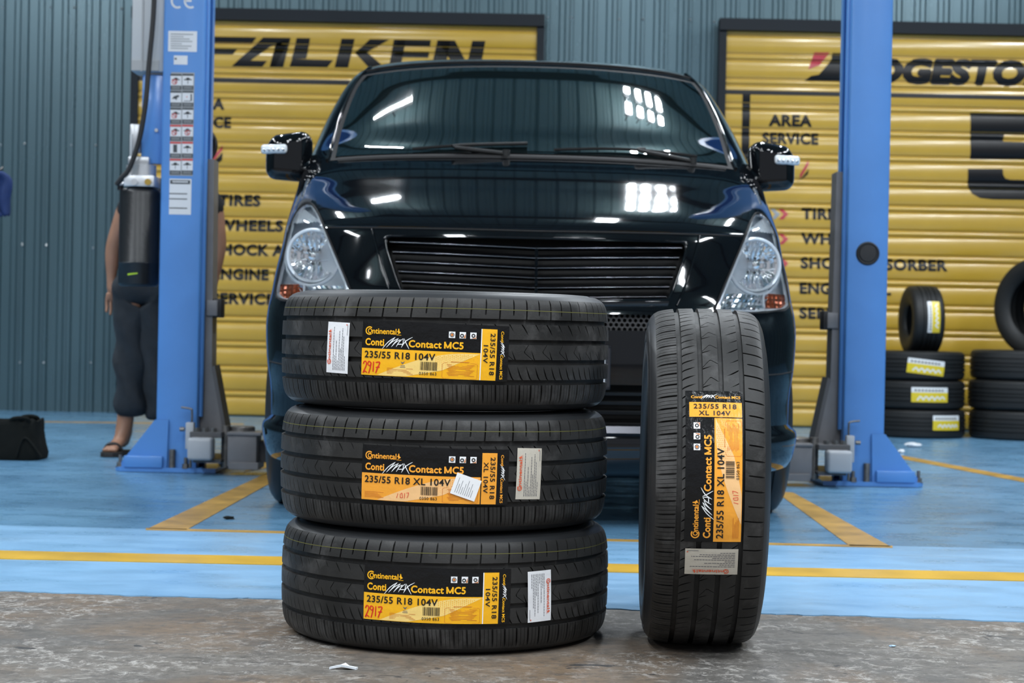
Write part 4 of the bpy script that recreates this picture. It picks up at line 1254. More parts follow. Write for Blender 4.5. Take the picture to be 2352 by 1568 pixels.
# wheels: reuse a plain road tyre with a spoked rim
M_rim = mat('alloy_rim', (.45, .46, .48), .25, metal=.9)
def wheel(s, y):
    t = thing('wheel', None, None, (s * .835, y, .345)); t.parent = van; t.rotation_euler = (0, s * PI / 2, 0)
    b = BM(); W_ = .115
    pr = [(.30, -W_ + .03), (.32, -W_ + .012), (.335, -W_ + .018), (.345, -W_ + .032), (.345, -.05), (.338, -.047), (.338, -.040), (.345, -.037), (.345, -.005), (.338, -.002), (.338, .006), (.345, .009), (.345, .04), (.338, .043), (.338, .05), (.345, .053), (.345, W_ - .032), (.335, W_ - .018), (.315, W_ - .004), (.285, W_), (.255, W_ - .008), (.235, W_ - .02), (.232, W_ - .03), (.232, -W_ + .03)]
    lathe(b, pr, 72, closed=True); bmesh.ops.recalc_face_normals(b, faces=b.faces); obj('tyre', b, M_side, t, smooth=40)
    b = BM(); lathe(b, [(.231, -.09), (.231, .085), (.222, .092), (.214, .08), (.205, .03), (.205, -.09)], 48); bmesh.ops.recalc_face_normals(b, faces=b.faces); obj('rim', b, M_rim, t, smooth=40)
    for k in range(5):
        b = BM(); box(b, (.115, 0, .045), (.19, .045, .022), bev=.006); bmesh.ops.rotate(b, verts=b.verts, cent=(0, 0, 0), matrix=Matrix.Rotation(2 * PI * k / 5, 3, 'Z')); obj('spoke', b, M_rim, t)
    b = BM(); lathe(b, [(0, .066), (.03, .065), (.04, .055), (.042, .02), (0, .02)], 24); obj('wheel_hub', b, M_rim, t, smooth=40)
for s in (-1, 1):
    for y in (WB, WB + 3.1): wheel(s, y)
# roof aerial
b = BM(); tube(b, [(-.42, 2.9, 1.86), (-.425, 3.05, 2.02)], [.004, .002], n=6); obj('aerial', b, M_rubber, van)

# ------------------------------------------------------------ two-post lift
M_lift = mat('blue_lift_enamel', (.088, .265, .64), .33, spec=.5, coat=.3, var=.06, vscale=3, coat_rough=.15)
M_liftgrey = mat('grey_lift_enamel', (.17, .17, .18), .4, var=.1, vscale=10)
M_liftlight = mat('light_grey_enamel', (.42, .44, .47), .38)
M_steel = mat('dirty_steel', (.20, .19, .18), .45, metal=.7, var=.3, vscale=30)
M_rubb2 = mat('black_rubber_block', (.016, .016, .018), .6)
M_prw = mat('pictogram_white', (.72, .74, .78), .35)
M_prd = mat('pictogram_dark', (.05, .06, .07), .4)
M_prr = mat('pictogram_red', (.62, .06, .06), .4)
LY0, LY1 = 8.05, 8.33
def lift_post(s, xi, label):
    """s=-1 left, +1 right; xi inner face x"""
    t = thing('lift_post', label, 'car lift', (xi + s * .09, 8.19, 0))
    X = lambda d: xi + s * d           # d: distance outward from the inner face
    T = .008; W_ = .183; Hc = 3.7
    def O(nm, b, m, smooth=30, label=None): return obj(nm, b, m, t, world=True, smooth=smooth, label=label)
    cr = .012
    outer = [(0, .065), (0, cr), (cr * .3, cr * .3), (cr, 0), (W_ - cr, 0), (W_ - cr * .3, cr * .3), (W_, cr), (W_, .28 - cr), (W_ - cr, .28), (cr, .28), (0, .28 - cr), (0, .215)]
    inner = [(T, .215), (T, .28 - cr - .002), (cr, .28 - T), (W_ - cr, .28 - T), (W_ - T, .28 - cr), (W_ - T, cr), (W_ - cr, T), (cr, T), (T, cr + .002), (T, .065)]
    pr = [(X(d), LY0 + y) for d, y in outer + inner]
    b = BM(); prism(b, pr, .02, Hc, 'z'); O('column', b, M_lift, 40)
    b = BM()                                                       # guide bead beside the slot
    cyl(b, (X(-.004), LY0 + .05, .25), (X(-.004), LY0 + .05, Hc), .012, n=12); O('guide_bead', b, M_lift)
    b = BM()
    prism(b, [(X(.010), .19), (X(-.103), .19), (X(-.048), .47), (X(-.040), 1.40), (X(.010), 1.40)], LY0 + .075, LY0 + .20, 'y'); O('carriage', b, M_liftgrey, 30)
    b = BM()
    prism(b, [(X(-.103), .19), (X(-.120), .19), (X(-.062), .48), (X(-.048), .47)], LY0 + .065, LY0 + .21, 'y'); O('carriage_flange', b, M_rubb2 if False else mat('dark_grey_enamel', (.09, .09, .095), .45), 30)
    b = BM(); box(b, (X(-.066), LY0 + .13, .735), (.038, .10, .085), bev=.006); O('door_guard', b, M_rubb2)
    b = BM(); box(b, (X(-.045), LY0 + .075, .735), (.05, .03, .07), bev=.004); O('guard_bracket', b, M_liftgrey)
    # floor plate, gussets, anchors
    b = BM(); prism(b, [(X(-.09), 8.02), (X(.33), 8.02), (X(.36), 8.06), (X(.36), 8.38), (X(.33), 8.42), (X(-.09), 8.42)], .0045, .024, 'z'); bp = O('base_plate', b, M_lift, 0)
    for yy in (LY0 - .014, LY1 + .006):
        b = BM(); prism(b, [(X(.13), .024), (X(.33), .024), (X(.33), .045), (X(.185), .235), (X(.125), .235)], yy, yy + .008, 'y'); O('gusset', b, M_lift, 0)
    b = BM(); box2(b, (X(.145), LY0 - .04, .024), (X(.315), LY0 - .014, .075), bev=.004); O('gusset_foot', b, M_lift)
    b = BM(); prism(b, [(X(W_), .024), (X(.345), .024), (X(.345), .04), (X(W_), .26)], LY0 + .135, LY0 + .145, 'y'); O('gusset', b, M_lift, 0)
    def bolt(x, y, h=.05, r=.013):
        b = BM(); cyl(b, (x, y, .02), (x, y, .02 + h), r * .6, n=12); lathe(b, [(0, .042), (r * 1.2, .042), (r * 1.2, .026), (r * 1.6, .025), (r * 1.6, .022), (0, .022)], 6, Matrix.Translation((x, y, 0)))
        O('anchor_bolt', b, M_steel, 30)
    bolt(X(.34), 8.06, .055); bolt(X(.045), 8.035, .05); bolt(X(.34), 8.37); bolt(X(-.06), 8.38)
    b = BM(); cyl(b, (X(.105), 8.035, .024), (X(.105), 8.035, .105), .014, n=14); O('levelling_stud', b, M_steel)
    # arm carrier and swing arms folded forward/back under the vehicle
    dk = MATS['dark_grey_enamel']
    b = BM(); box2(b, (X(-.125), LY0 - .10, .165), (X(.015), LY0 + .30, .190), bev=.003, seg=1); O('carrier_plate', b, dk)
    b = BM(); box2(b, (X(-.125), LY0 - .10, .055), (X(.0), LY0 + .30, .070), bev=.003, seg=1); O('carrier_plate', b, dk)
    b = BM(); box(b, (X(-.040), LY0 - .115, .118), (.108, .10, .098), bev=.014, seg=3); O('carrier_block', b, M_liftlight)
    b = BM(); box(b, (X(-.215), LY0 - .02, .112), (.13, .16, .15), bev=.008); bx = O('pivot_block', b, M_liftgrey)
    b = BM(); box2(b, (X(-.15), LY0 - .11, .178), (X(-.30), LY0 + .08, .192), bev=.003, seg=1); O('pivot_plate', b, M_liftgrey)
    b = BM(); box2(b, (X(-.16), LY0 - .11, .028), (X(-.29), LY0 + .08, .060), bev=.003, seg=1); O('pivot_plate', b, M_liftgrey)
    for i, x in enumerate((-.015, -.05, -.088)):
        b = BM(); cyl(b, (X(x), LY0 - .08, .188), (X(x), LY0 - .08, .207), .014, n=6); O('bolt_head', b, M_steel)
    b = BM(); cyl(b, (X(-.13), LY0 - .01, .03), (X(-.13), LY0 - .01, .215), .020, n=16); O('pivot_pin', b, M_steel)
    b = BM(); lathe(b, [(0, 0), (.055, 0), (.055, .016)] + [q for k in range(1) for q in ((.05, .02), (0, .02))], 20, Matrix.Translation((X(-.20), LY0 + .02, .192))); O('gear_sector', b, M_steel)
    b = BM(); prism(b, [(X(-.28), LY0 - .02), (X(-.42), LY0 + .08), (X(-.42), LY0 + .20), (X(-.28), LY0 + .12)], .055, .150, 'z'); O('swing_arm', b, dk, 20)
    b = BM(); prism(b, [(X(-.42), LY0 + .09), (X(-.80), LY0 + .40), (X(-.80), LY0 + .47), (X(-.42), LY0 + .19)], .065, .135, 'z'); O('arm_extension', b, dk, 20)
    b = BM(); box(b, (X(-.375), LY0 + .06, .170), (.06, .06, .045), bev=.004); O('arm_stop', b, M_rubb2)
    b = BM(); cyl(b, (X(-.80), LY0 + .435, .135), (X(-.80), LY0 + .435, .165), .045, n=20); O('lift_pad', b, M_rubb2)
    # arm lock and its bent rod
    b = BM(); box(b, (X(.020), LY0 - .055, .170), (.036, .04, .118), bev=.004); lk = O('arm_lock', b, M_liftlight)
    b = BM(); cyl(b, (X(.045), LY0 - .055, .198), (X(.066), LY0 - .055, .198), .010, n=10); O('lock_knob', b, M_steel)
    b = BM(); tube(b, smooth_path([(X(.014), LY0 - .055, .225), (X(.014), LY0 - .055, .275), (X(.020), LY0 - .055, .288), (X(.062), LY0 - .055, .294)], 4), .0045, n=8); O('lock_rod', b, M_steel)
    b = BM(); cyl(b, (X(.018), LY0 - .05, .03), (X(.018), LY0 - .05, .115), .006, n=8); O('lock_pin', b, M_steel)
    return t
XI_L, XI_R = (456.5 - CX) * 8.05 / FPX, (1941 - CX) * 8.05 / FPX
postL = lift_post(-1, XI_L, 'tall blue lift post with stickers on its face, left of the van')
postR = lift_post(1, XI_R, 'tall plain blue lift post with a round black plug, right of the van')
b = BM(); q = at(1993, 582, LY0)
lathe(b, [(.052, -.002), (.052, .004), (.046, .009), (.040, .006), (.036, .010), (0, .012)], 36, Matrix.Translation((q.x, LY0, q.z)) @ Matrix.Rotation(PI / 2, 4, 'X'))
obj('rubber_plug', b, M_rubb2, postR, world=True, label='round black plug on the front face')
# prints on the left post
def post_print(name, sh, mats_, label=None):
    return obj(name, sh.bm(lambda x, y, L: Vector((x, LY0 - .0008 - .0006 * L, y))), mats_, postL, world=True, smooth=0, label=label)
def pp2(px, py): p = at(px, py, LY0); return p.x, p.z
def prect(sh, x0, y0, x1, y1, m=0, L=0):
    a = pp2(x0, y1); c = pp2(x1, y0); sh.rect(a[0], a[1], c[0], c[1], m, L)
PM = [M_prw, M_prd, M_prr, mat('pictogram_grey', (.33, .35, .37), .4)]
sh = Sheet()
for cx_, kind in ((408, 'C'), (438, 'E')):
    c = pp2(cx_, 2)
    pts = [(c[0] + .026 * math.cos(a), c[1] + .030 * math.sin(a)) for a in [math.radians(60 + 240 * k / 14) for k in range(15)]]
    sh.stroke(pts, .0095, 0, 0)
    if kind == 'E': sh.stroke([(c[0] - .024, c[1]), (c[0] + .004, c[1])], .009, 0, 0)
post_print('conformity_mark', sh, PM)
sh = Sheet(); prect(sh, 386, 72, 453, 118)
for k in range(7): 
    prect(sh, 392, 78 + k * 5.4, 392 + (52, 30, 44, 50, 26, 48, 40)[k], 79.5 + k * 5.4, 3, 1)
post_print('data_plate', sh, PM, 'white data plate with rows of fine print')
sh = Sheet(); prect(sh, 399, 128, 431, 148); prect(sh, 401, 133, 406, 137, 1, 1); post_print('small_sticker', sh, PM)
sh = Sheet(); prect(sh, 389, 167, 447, 403, 3, 0)
for r_ in range(6):
    y0 = 170 + r_ * 39; red = r_ >= 3
    for c_2 in range(2):
        x0 = 391.5 + c_2 * 27.5 - r_ * .3; x1 = x0 + 25.5
        prect(sh, x0, y0, x1, y0 + 4, 2 if red else 1, 1); prect(sh, x0, y0 + 4, x1, y0 + 26, 0, 1); prect(sh, x0, y0 + 27, x1, y0 + 36, 1, 1)
        for k in range(2): prect(sh, x0 + 3, y0 + 29.5 + 3 * k, x1 - 3, y0 + 30.5 + 3 * k, 3, 2)
        g = lambda u, v: pp2(x0 + 12.7 + u, y0 + 15 + v)
        if (r_, c_2) in ((1, 0),): sh.poly([g(-9, 3), g(-4, -3), g(5, -6), g(9, -3), g(3, 1), g(2, 6), g(-2, 3)], 1, 2)
        elif (r_, c_2) == (1, 1): sh.stroke([g(-9, 8), g(4, 8), g(7, 8)], .003, 1, 2); sh.stroke([g(8, -8), g(8, 8)], .006, 1, 2); sh.poly([g(-3, -3), g(-1, -3), g(-1, 0), g(-3, 0)], 2, 2)
        elif (r_, c_2) == (4, 0): sh.poly([g(-5, -9), g(4, -9), g(4, 9), g(-5, 9)], 1, 2)
        else:
            sh.stroke([g(-9, -2), g(9, -2)], .0045, 1, 2); sh.poly([g(-4, -6), g(4, -6), g(5, -2), g(-5, -2)], 1, 2); sh.stroke([g(0, -8), g(0, 8)], .0025, 1, 2)
            if c_2 == 0 and r_ in (0, 2, 3) or (r_, c_2) == (3, 1):
                c = g(-3 if c_2 == 0 else 0, 3); sh.disc(c[0], c[1], .012, 2, 3, 14, .009); sh.stroke([(c[0] - .008, c[1] + .008), (c[0] + .008, c[1] - .008)], .003, 2, 3)
post_print('pictogram_sheet', sh, PM, 'two columns of warning pictograms')
sh = Sheet(); prect(sh, 388, 411, 440, 492); prect(sh, 391, 414, 437, 422, 1, 1); prect(sh, 396, 416.5, 432, 418.5, 0, 2)
for yy in (444, 456, 477): prect(sh, 389, yy, 430, yy + 1.5, 1, 1)
post_print('notice_sticker', sh, PM, 'white notice with a dark heading')

# ------------------------------------------------------------ hydraulic power unit on the outer side of the left post
PY = 8.10
xw = XI_L - .183
pu = thing('hydraulic_power_unit', 'hydraulic pump with black tank and grey box on the outer side of the left post', 'pump unit', (xw - .09, PY, at(330, 660, PY).z))
def PO(nm, b, m, smooth=35, label=None): return obj(nm, b, m, pu, world=True, smooth=smooth, label=label)
M_boxg = mat('electrical_box_grey', (.50, .52, .54), .4); M_alu = mat('cast_aluminium', (.55, .56, .58), .35, metal=.6); M_tank = mat('black_tank_enamel', (.010, .011, .013), .35, bump=.1, bscale=60)
a = at(303, 165, PY); 
b = BM(); box2(b, (a.x, PY - .02, a.z), (xw - .002, PY + .14, a.z + .55), bev=.006); eb = PO('electrical_box', b, M_boxg)
b = BM(); box2(b, (a.x + .045, PY - .026, a.z), (a.x + .051, PY - .019, a.z + .55)); box2(b, (a.x + .002, PY - .024, a.z + .004), (a.x + .125, PY - .018, a.z + .048)); PO('box_cover_trim', b, mat('box_trim_grey', (.38, .39, .4), .4), 0)
a = at(326, 170, PY); c = at(326, 375, PY)
b = BM(); box2(b, (a.x, PY + .01, c.z), (xw, PY + .05, a.z), bev=.006); br = PO('mounting_bracket', b, M_lift)
b = BM(); q = at(359, 299, PY); cyl(b, (q.x, PY + .012, q.z), (q.x, PY - .002, q.z), .008, n=12); PO('bracket_screw', b, M_alu)
cxp = at(318, 400, PY).x
b = BM(); q0 = at(318, 375, PY).z; q1 = at(318, 285, PY).z
box2(b, (cxp - .045, PY - .02, q0 - .01), (cxp + .05, PY + .10, q0 + .03), bev=.008); PO('pump_flange', b, M_alu)
b = BM(); box2(b, (at(299, 300, PY).x, PY - .01, q0 + .05), (at(322, 300, PY).x, PY + .07, q1), bev=.006); PO('valve_body', b, M_alu)
b = BM(); box2(b, (at(300, 300, PY).x, PY - .014, at(300, 362, PY).z), (at(306, 300, PY).x, PY + .01, at(300, 308, PY).z), bev=.002); PO('release_lever', b, M_boxg)
b = BM(); cyl(b, (cxp + .022, PY + .03, q0 + .02), (cxp + .022, PY + .03, at(318, 255, PY).z), .010, n=10); PO('valve_stem', b, M_prr)
b = BM(); a = at(290, 429, PY); c = at(359, 405, PY); box2(b, (a.x, PY - .055, a.z), (c.x, PY + .09, c.z), bev=.004); mf = PO('manifold', b, mat('machined_block', (.72, .73, .75), .3, metal=.3))
for px_, m_ in ((309, M_alu), (340, mat('brass', (.55, .38, .10), .3, metal=1))):
    b = BM(); q = at(px_, 418, PY - .06); cyl(b, (q.x, PY - .068, q.z), (q.x, PY - .054, q.z), .015, n=8); PO('plug', b, m_)
b = BM(); cyl(b, (at(297, 400, PY).x, PY + .02, at(300, 403, PY).z), (at(297, 400, PY).x, PY + .02, at(300, 378, PY).z), .018, n=16); cyl(b, (cxp + .02, PY + .02, at(300, 405, PY).z), (cxp + .02, PY + .02, at(300, 378, PY).z), .055, n=28); PO('motor_neck', b, M_alu)
zt = at(318, 432, PY).z; zb_ = at(318, 657, PY).z; xc = (at(271, 540, PY).x + at(363, 540, PY).x) / 2; rt = .090
b = BM(); lathe(b, [(0, zb_), (rt - .012, zb_), (rt - .003, zb_ + .006), (rt, zb_ + .015), (rt, zb_ + .10), (rt + .002, zb_ + .103), (rt, zb_ + .106), (rt, zt - .02), (rt - .004, zt - .008), (rt - .014, zt), (0, zt)], 48, Matrix.Translation((xc, PY + .03, 0)))
tk = PO('tank', b, M_tank, 40)
b = BM(); cyl(b, (xc + .01, PY + .03, zt - .002), (xc + .01, PY + .03, zt + .018), .05, n=24); PO('tank_cap', b, M_tank)
b = BM(); cyl(b, (xc - .082, PY + .0, zt - .01), (xc - .082, PY + .0, zt + .012), .014, n=12); PO('filler_cap', b, M_tank)
q = at(303, 631, PY)
b = BM(); rows = []
for dz in (-.004, .004):
    rows.append([(xc + (rt + .0015) * math.sin(an), PY + .03 - (rt + .0015) * math.cos(an), q.z + dz * (1 - .3 * k / 8) + .006 * k / 8) for k, an in enumerate([math.radians(-20 + 3.6 * k) for k in range(9)])])
grid(b, rows); PO('tank_mark', b, mat('lime_print', (.40, .62, .03), .4))
# hose from above down to the manifold
hose = smooth_path([at(356, -60, PY - .08), at(352, 40, PY - .08), at(342, 150, PY - .08), at(334, 240, PY - .08), at(320, 320, PY - .07), at(298, 385, PY - .06), at(280, 408, PY - .05), at(268, 424, PY - .04)], 7)
hose = [hose[0] + Vector((.01, .0, .9))] + [hose[0] + Vector((.005, .0, .4))] + hose
b = BM(); tube(b, hose, .0115, n=12); ho = PO('hose', b, M_rubb2, 60)
b = BM(); cyl(b, at(268, 424, PY - .04), at(292, 420, PY - .03), .007, n=10); PO('hose_fitting', b, M_alu)

# ------------------------------------------------------------ person behind the left post
PD = 9.06
M_skinm = mat('skin', (.36, .185, .115), .5, var=.08, vscale=12)
M_hair = mat('black_hair', (.010, .009, .009), .6)
M_shirt = mat('black_cotton', (.009, .010, .012), .85)
M_trous = mat('dark_slate_cloth', (.017, .023, .030), .85, var=.2, vscale=10, bump=.8, bscale=9)
M_sandal = mat('dark_sandal', (.022, .018, .016), .6)
def pq(px, py, dy=0): return at(px, py, PD + dy)
foot = pq(270, 1045); per = thing('person', 'person in black t-shirt and dark slate trousers and sandals, mostly hidden behind the left post', 'person', (pq(330, 1040).x, PD, 0))
HP = pq(325, 650)
J = dict(pel=pq(328, 645), sp=pq(345, 575), ch=pq(372, 500), ub=pq(396, 452), nk=pq(412, 418), nk2=pq(434, 388), hd=pq(456, 352, -.01), ht=pq(462, 324))
pts, rad, ed, idx = [], [], [], {}
def J_(n, p, r, parent=None):
    idx[n] = len(pts); pts.append(Vector(p)); rad.append(r)
    if parent: ed.append((idx[parent], idx[n]))
J_('pel', J['pel'], (.12, .085)); J_('sp', J['sp'], (.12, .088), 'pel'); J_('ch', J['ch'], (.15, .105), 'sp'); J_('ub', J['ub'], (.13, .09), 'ch')
J_('nk', J['nk'], (.055, .055), 'ub'); J_('nk2', J['nk2'], (.052, .052), 'nk'); J_('hd', J['hd'], (.075, .085), 'nk2'); J_('ht', J['ht'], (.060, .072), 'hd')
J_('nose', J['hd'] + Vector((0, -.098, -.005)), .012, 'hd')
for s, sh_, el, wr in ((-1, (300, 455), (258, 568), (256, 645)), (1, (486, 450), (504, 560), (490, 650))):
    J_('sh%d' % s, pq(*sh_), (.062, .062), 'ub'); J_('ua%d' % s, pq((sh_[0] + el[0]) / 2, (sh_[1] + el[1]) / 2), (.050, .050), 'sh%d' % s)
    J_('el%d' % s, pq(*el), (.040, .040), 'ua%d' % s); J_('fa%d' % s, pq(el[0] * .6 + wr[0] * .4, el[1] * .6 + wr[1] * .4), (.040, .038), 'el%d' % s)
    J_('wr%d' % s, pq(*wr), (.026, .024), 'fa%d' % s); w = pq(*wr)
    J_('pa%d' % s, w + Vector((.006 * -s, -.005, -.045)), (.034, .020), 'wr%d' % s); J_('pb%d' % s, w + Vector((.008 * -s, -.008, -.080)), (.036, .017), 'pa%d' % s)
    for k in range(4):
        o = Vector((0, 0, 0)) + Vector(((k - 1.5) * .018, .006 * k - .006, 0)); ln = (.062, .074, .070, .054)[k]
        J_('f%da%d' % (k, s), w + Vector((.008 * -s, -.008, -.098)) + o, .0092, 'pb%d' % s)
        J_('f%db%d' % (k, s), w + Vector((.012 * -s, -.014, -.098 - ln * .55)) + o, .0086, 'f%da%d' % (k, s)); J_('f%dc%d' % (k, s), w + Vector((.012 * -s, -.026, -.098 - ln)) + o, .0075, 'f%db%d' % (k, s))
    J_('ta%d' % s, w + Vector((-s * .036, -.020, -.060)), .0115, 'pa%d' % s); J_('tb%d' % s, w + Vector((-s * .044, -.030, -.092)), .0100, 'ta%d' % s); J_('tc%d' % s, w + Vector((-s * .045, -.036, -.112)), .0085, 'tb%d' % s)
for s, hp, kn, an, ft in ((-1, (305, 672), (302, 820), (285, 1003), (268, 1037)), (1, (352, 672), (368, 820), (372, 1005), (384, 1038))):
    J_('hp%d' % s, pq(*hp), (.070, .072), 'pel'); J_('kn%d' % s, pq(*kn, -.02), (.050, .052), 'hp%d' % s); J_('cf%d' % s, pq((kn[0] + an[0]) / 2, (kn[1] + an[1]) / 2 - 20), (.05, .055), 'kn%d' % s)
    A = pq(*an); A.z = .095; J_('an%d' % s, A, (.034, .038), 'cf%d' % s); J_('he%d' % s, (A.x, A.y + .035, .045), (.03, .028), 'an%d' % s)
    F = Vector((A.x - .030 if s < 0 else A.x + .02, A.y - .10, .040)); J_('mf%d' % s, F, (.036, .022), 'an%d' % s)
    for k in range(5):
        o = (k - 2) * .0165; J_('to%d%d' % (k, s), (F.x + o + (-.01 if s < 0 else .01), F.y - .055 - (.012 if abs(k - (3.2 if s < 0 else .8)) < 1.5 else 0), .034), .009 + (.003 if k == (4 if s < 0 else 0) else 0), 'mf%d' % s)
skin_obj('body', pts, ed, rad, M_skinm, per, True, 1)
# face and hair
hd = J['hd']; b = BM()
for s in (-1, 1): bmesh.ops.create_uvsphere(b, u_segments=12, v_segments=8, radius=.011, matrix=Matrix.Translation(hd + Vector((s * .03, -.082, .018))))
o = obj('eyes', b, mat('eye_dark', (.03, .02, .02), .2), per, True); o['kind'] = 'stuff'
b = BM(); tube(b, smooth_path([hd + Vector((-.024, -.082, -.038)), hd + Vector((0, -.090, -.040)), hd + Vector((.024, -.082, -.038))], 4), .005, n=8); obj('mouth', b, mat('lips', (.30, .11, .09), .5), per, True)
b = BM(); bmesh.ops.create_uvsphere(b, u_segments=28, v_segments=18, radius=1)
bmesh.ops.transform(b, matrix=Matrix.Translation(hd + Vector((0, .012, .042))) @ Matrix.Diagonal((.092, .108, .098, 1)), verts=b.verts)
bmesh.ops.delete(b, geom=[v for v in b.verts if (v.co.y < hd.y - .03 and v.co.z < hd.z + .062) or v.co.z < hd.z - .045], context='VERTS')
hs = obj('hair', b, M_hair, per, True); md = hs.modifiers.new('s', 'SOLIDIFY'); md.thickness = .012
# t-shirt
pts2, rad2, ed2 = [], [], []
def S_(p, r, parent=None):
    pts2.append(Vector(p)); rad2.append(r)
    if parent is not None: ed2.append((parent, len(pts2) - 1))
    return len(pts2) - 1
a0 = S_(J['sp'] + Vector((-.03, 0, -.10)), (.165, .125)); a1 = S_(J['sp'], (.155, .12), a0); a2 = S_(J['ch'], (.172, .125), a1); a3 = S_(J['ub'] + Vector((0, 0, .01)), (.135, .10), a2); a4 = S_(J['nk'] + Vector((0, 0, -.01)), (.068, .066), a3)
for s, sh_, el in ((-1, (302, 456), (262, 560)), (1, (486, 450), (503, 560))):
    q1_ = S_(pq(*sh_), (.074, .07), a3); q2 = S_(pq(sh_[0] * .45 + el[0] * .55 + (0 if s < 0 else 2), sh_[1] * .45 + el[1] * .55), (.066, .066), q1_)
skin_obj('t_shirt', pts2, ed2, rad2, M_shirt, per, True, 2, root=2)
pts2, rad2, ed2 = [], [], []
w0 = S_(J['pel'] + Vector((0, 0, .07)), (.158, .118)); w1 = S_(J['pel'] + Vector((-.0, 0, -.03)), (.165, .125), w0)
for s, hp, kn, cu in ((-1, (305, 690), (302, 815), (303, 925)), (1, (350, 690), (362, 815), (370, 935))):
    k0 = S_(pq(*hp), (.105, .11), w1); k1 = S_(pq((hp[0] + kn[0]) / 2, (hp[1] + kn[1]) / 2), (.102, .10), k0); k2 = S_(pq(*kn, -.01), (.090, .09), k1); k3 = S_(pq(*cu), (.098, .090), k2); k4 = S_(pq(cu[0], cu[1] + 36), (.100, .090), k3)
tro = skin_obj('trousers', pts2, ed2, rad2, M_trous, per, True, 2)
b = BM(); b.from_mesh(tro.data); zc = pq(300, 962).z
bmesh.ops.bisect_plane(b, geom=b.verts[:] + b.edges[:] + b.faces[:], plane_co=(0, 0, zc), plane_no=(0, 0, -1), clear_outer=True)
for v in b.verts:                                        # soft folds
    k = max(0, .75 - v.co.z); v.co.x += .010 * math.sin(v.co.z * 31 + v.co.x * 25) * min(1, k * 4); v.co.y += .013 * math.sin(v.co.z * 23 + v.co.x * 40)
b.to_mesh(tro.data); b.free(); md = tro.modifiers.new('s', 'SOLIDIFY'); md.thickness = .004
for s in (-1, 1):
    F = pts[idx['mf%d' % s]]; A = pts[idx['an%d' % s]]
    b = BM(); out = [(-.045, -.085), (-.052, -.03), (-.044, .06), (-.034, .13), (-.018, .155), (.018, .155), (.034, .13), (.044, .06), (.052, -.03), (.046, -.085), (.02, -.105), (-.02, -.105)]
    prism(b, [(F.x + x + (A.x - F.x) * max(0, y) / .13, F.y + y) for x, y in out], .005, .026, 'z'); sd = obj('sandal', b, M_sandal, per, True, smooth=30)
    b = BM(); tube(b, smooth_path([(F.x - .046, F.y - .005, .026), (F.x - .02, F.y - .018, .060), (F.x + .02, F.y - .018, .060), (F.x + .046, F.y - .005, .026)], 5), .010, n=8); obj('strap', b, M_sandal, sd, True, smooth=60)

# ------------------------------------------------------------ tyres stored by the right roller door
M_lw = mat('far_label_white', (.75, .77, .78), .35); M_ly = mat('far_label_yellow', (.72, .55, .03), .35); M_lp = mat('far_label_print', (.18, .16, .12), .4)
M_far = mat('stored_tyre_rubber', (.010, .011, .0115), .55, spec=.4)
def far_mesh(R, W_):
    b = BM(); h = W_ / 2; g = .008
    pr = []
    ribs_ = [(-.80, -.46), (-.40, -.14), (-.08, .08), (.14, .40), (.46, .80)]
    cr_ = lambda v: R - .010 * (abs(v) ** 3)
    for a_, c_ in ribs_:
        pr += [(cr_(a_) - (g if a_ > -.8 else 0), a_ * h), (cr_(a_), a_ * h + .0005), (cr_((a_ + c_) / 2), (a_ + c_) / 2 * h), (cr_(c_), c_ * h - .0005), (cr_(c_) - (g if c_ < .8 else 0), c_ * h)]
    top = [(R - .012, .90 * h), (R - .025, .97 * h), (R - .045, h), (R - .075, .99 * h), (R - .105, .90 * h), (R - .125, .78 * h), (R - .130, .70 * h)]
    inn = [(R - .122, .68 * h), (R - .09, .86 * h), (R - .04, .84 * h), (R - .022, .55 * h), (R - .022, 0)]
    up_ = top + inn
    loop = pr + up_ + [(r, -z) for r, z in up_[::-1][1:]]
    lathe(b, loop, 96, closed=True); bmesh.ops.recalc_face_normals(b, faces=b.faces)
    return b
def stored(label, loc, rot, R, W_, lab=None, group=None):
    t = thing('stored_tyre', label, 'tyre', loc, rot, group)
    obj('rubber', far_mesh(R, W_), M_far, t, smooth=30)
    if lab:
        th0, v0, rt_, w, h_ = lab; sh = Sheet()
        sh.rect(-w / 2, -h_ / 2, w / 2, h_ / 2, 0, 0, step=.02); sh.rect(-w / 2, -h_ / 2, w / 2, h_ * .15, 1, 1, step=.02)
        for k in range(9): sh.rect(-w * .42 + k * w * .09, h_ * .24, -w * .42 + k * w * .09 + w * .06, h_ * .36, 2, 2)
        rnd = random.Random(int(abs(th0) * 100))
        for k in range(5):
            x = -w * .35 + k * w * .15; sh.stroke([(x, -h_ * .38 + rnd.random() * .01), (x + w * .08, -h_ * .1), (x + w * .16, -h_ * .3)], h_ * .10, 0, 2)
        cs, sn = math.cos(rt_), math.sin(rt_)
        def fn(x, y, L_):
            u = cs * x - sn * y; v = sn * x + cs * y; a_ = th0 + u / R; r = R + .002 + .0008 * L_ - .010 * (abs(v0 + v) / (W_ / 2)) ** 3
            return Vector((r * math.cos(a_), r * math.sin(a_), v0 + v))
        obj('product_label', sh.bm(fn), [M_lw, M_ly, M_lp], t, smooth=60, label='white and yellow label')
    return t
FD = 12.30
def fx(px, py, D=FD): return at(px, py, D)
R1, W1 = .325, .192
cA = (at(2212, 900, FD).x - R1 , FD)
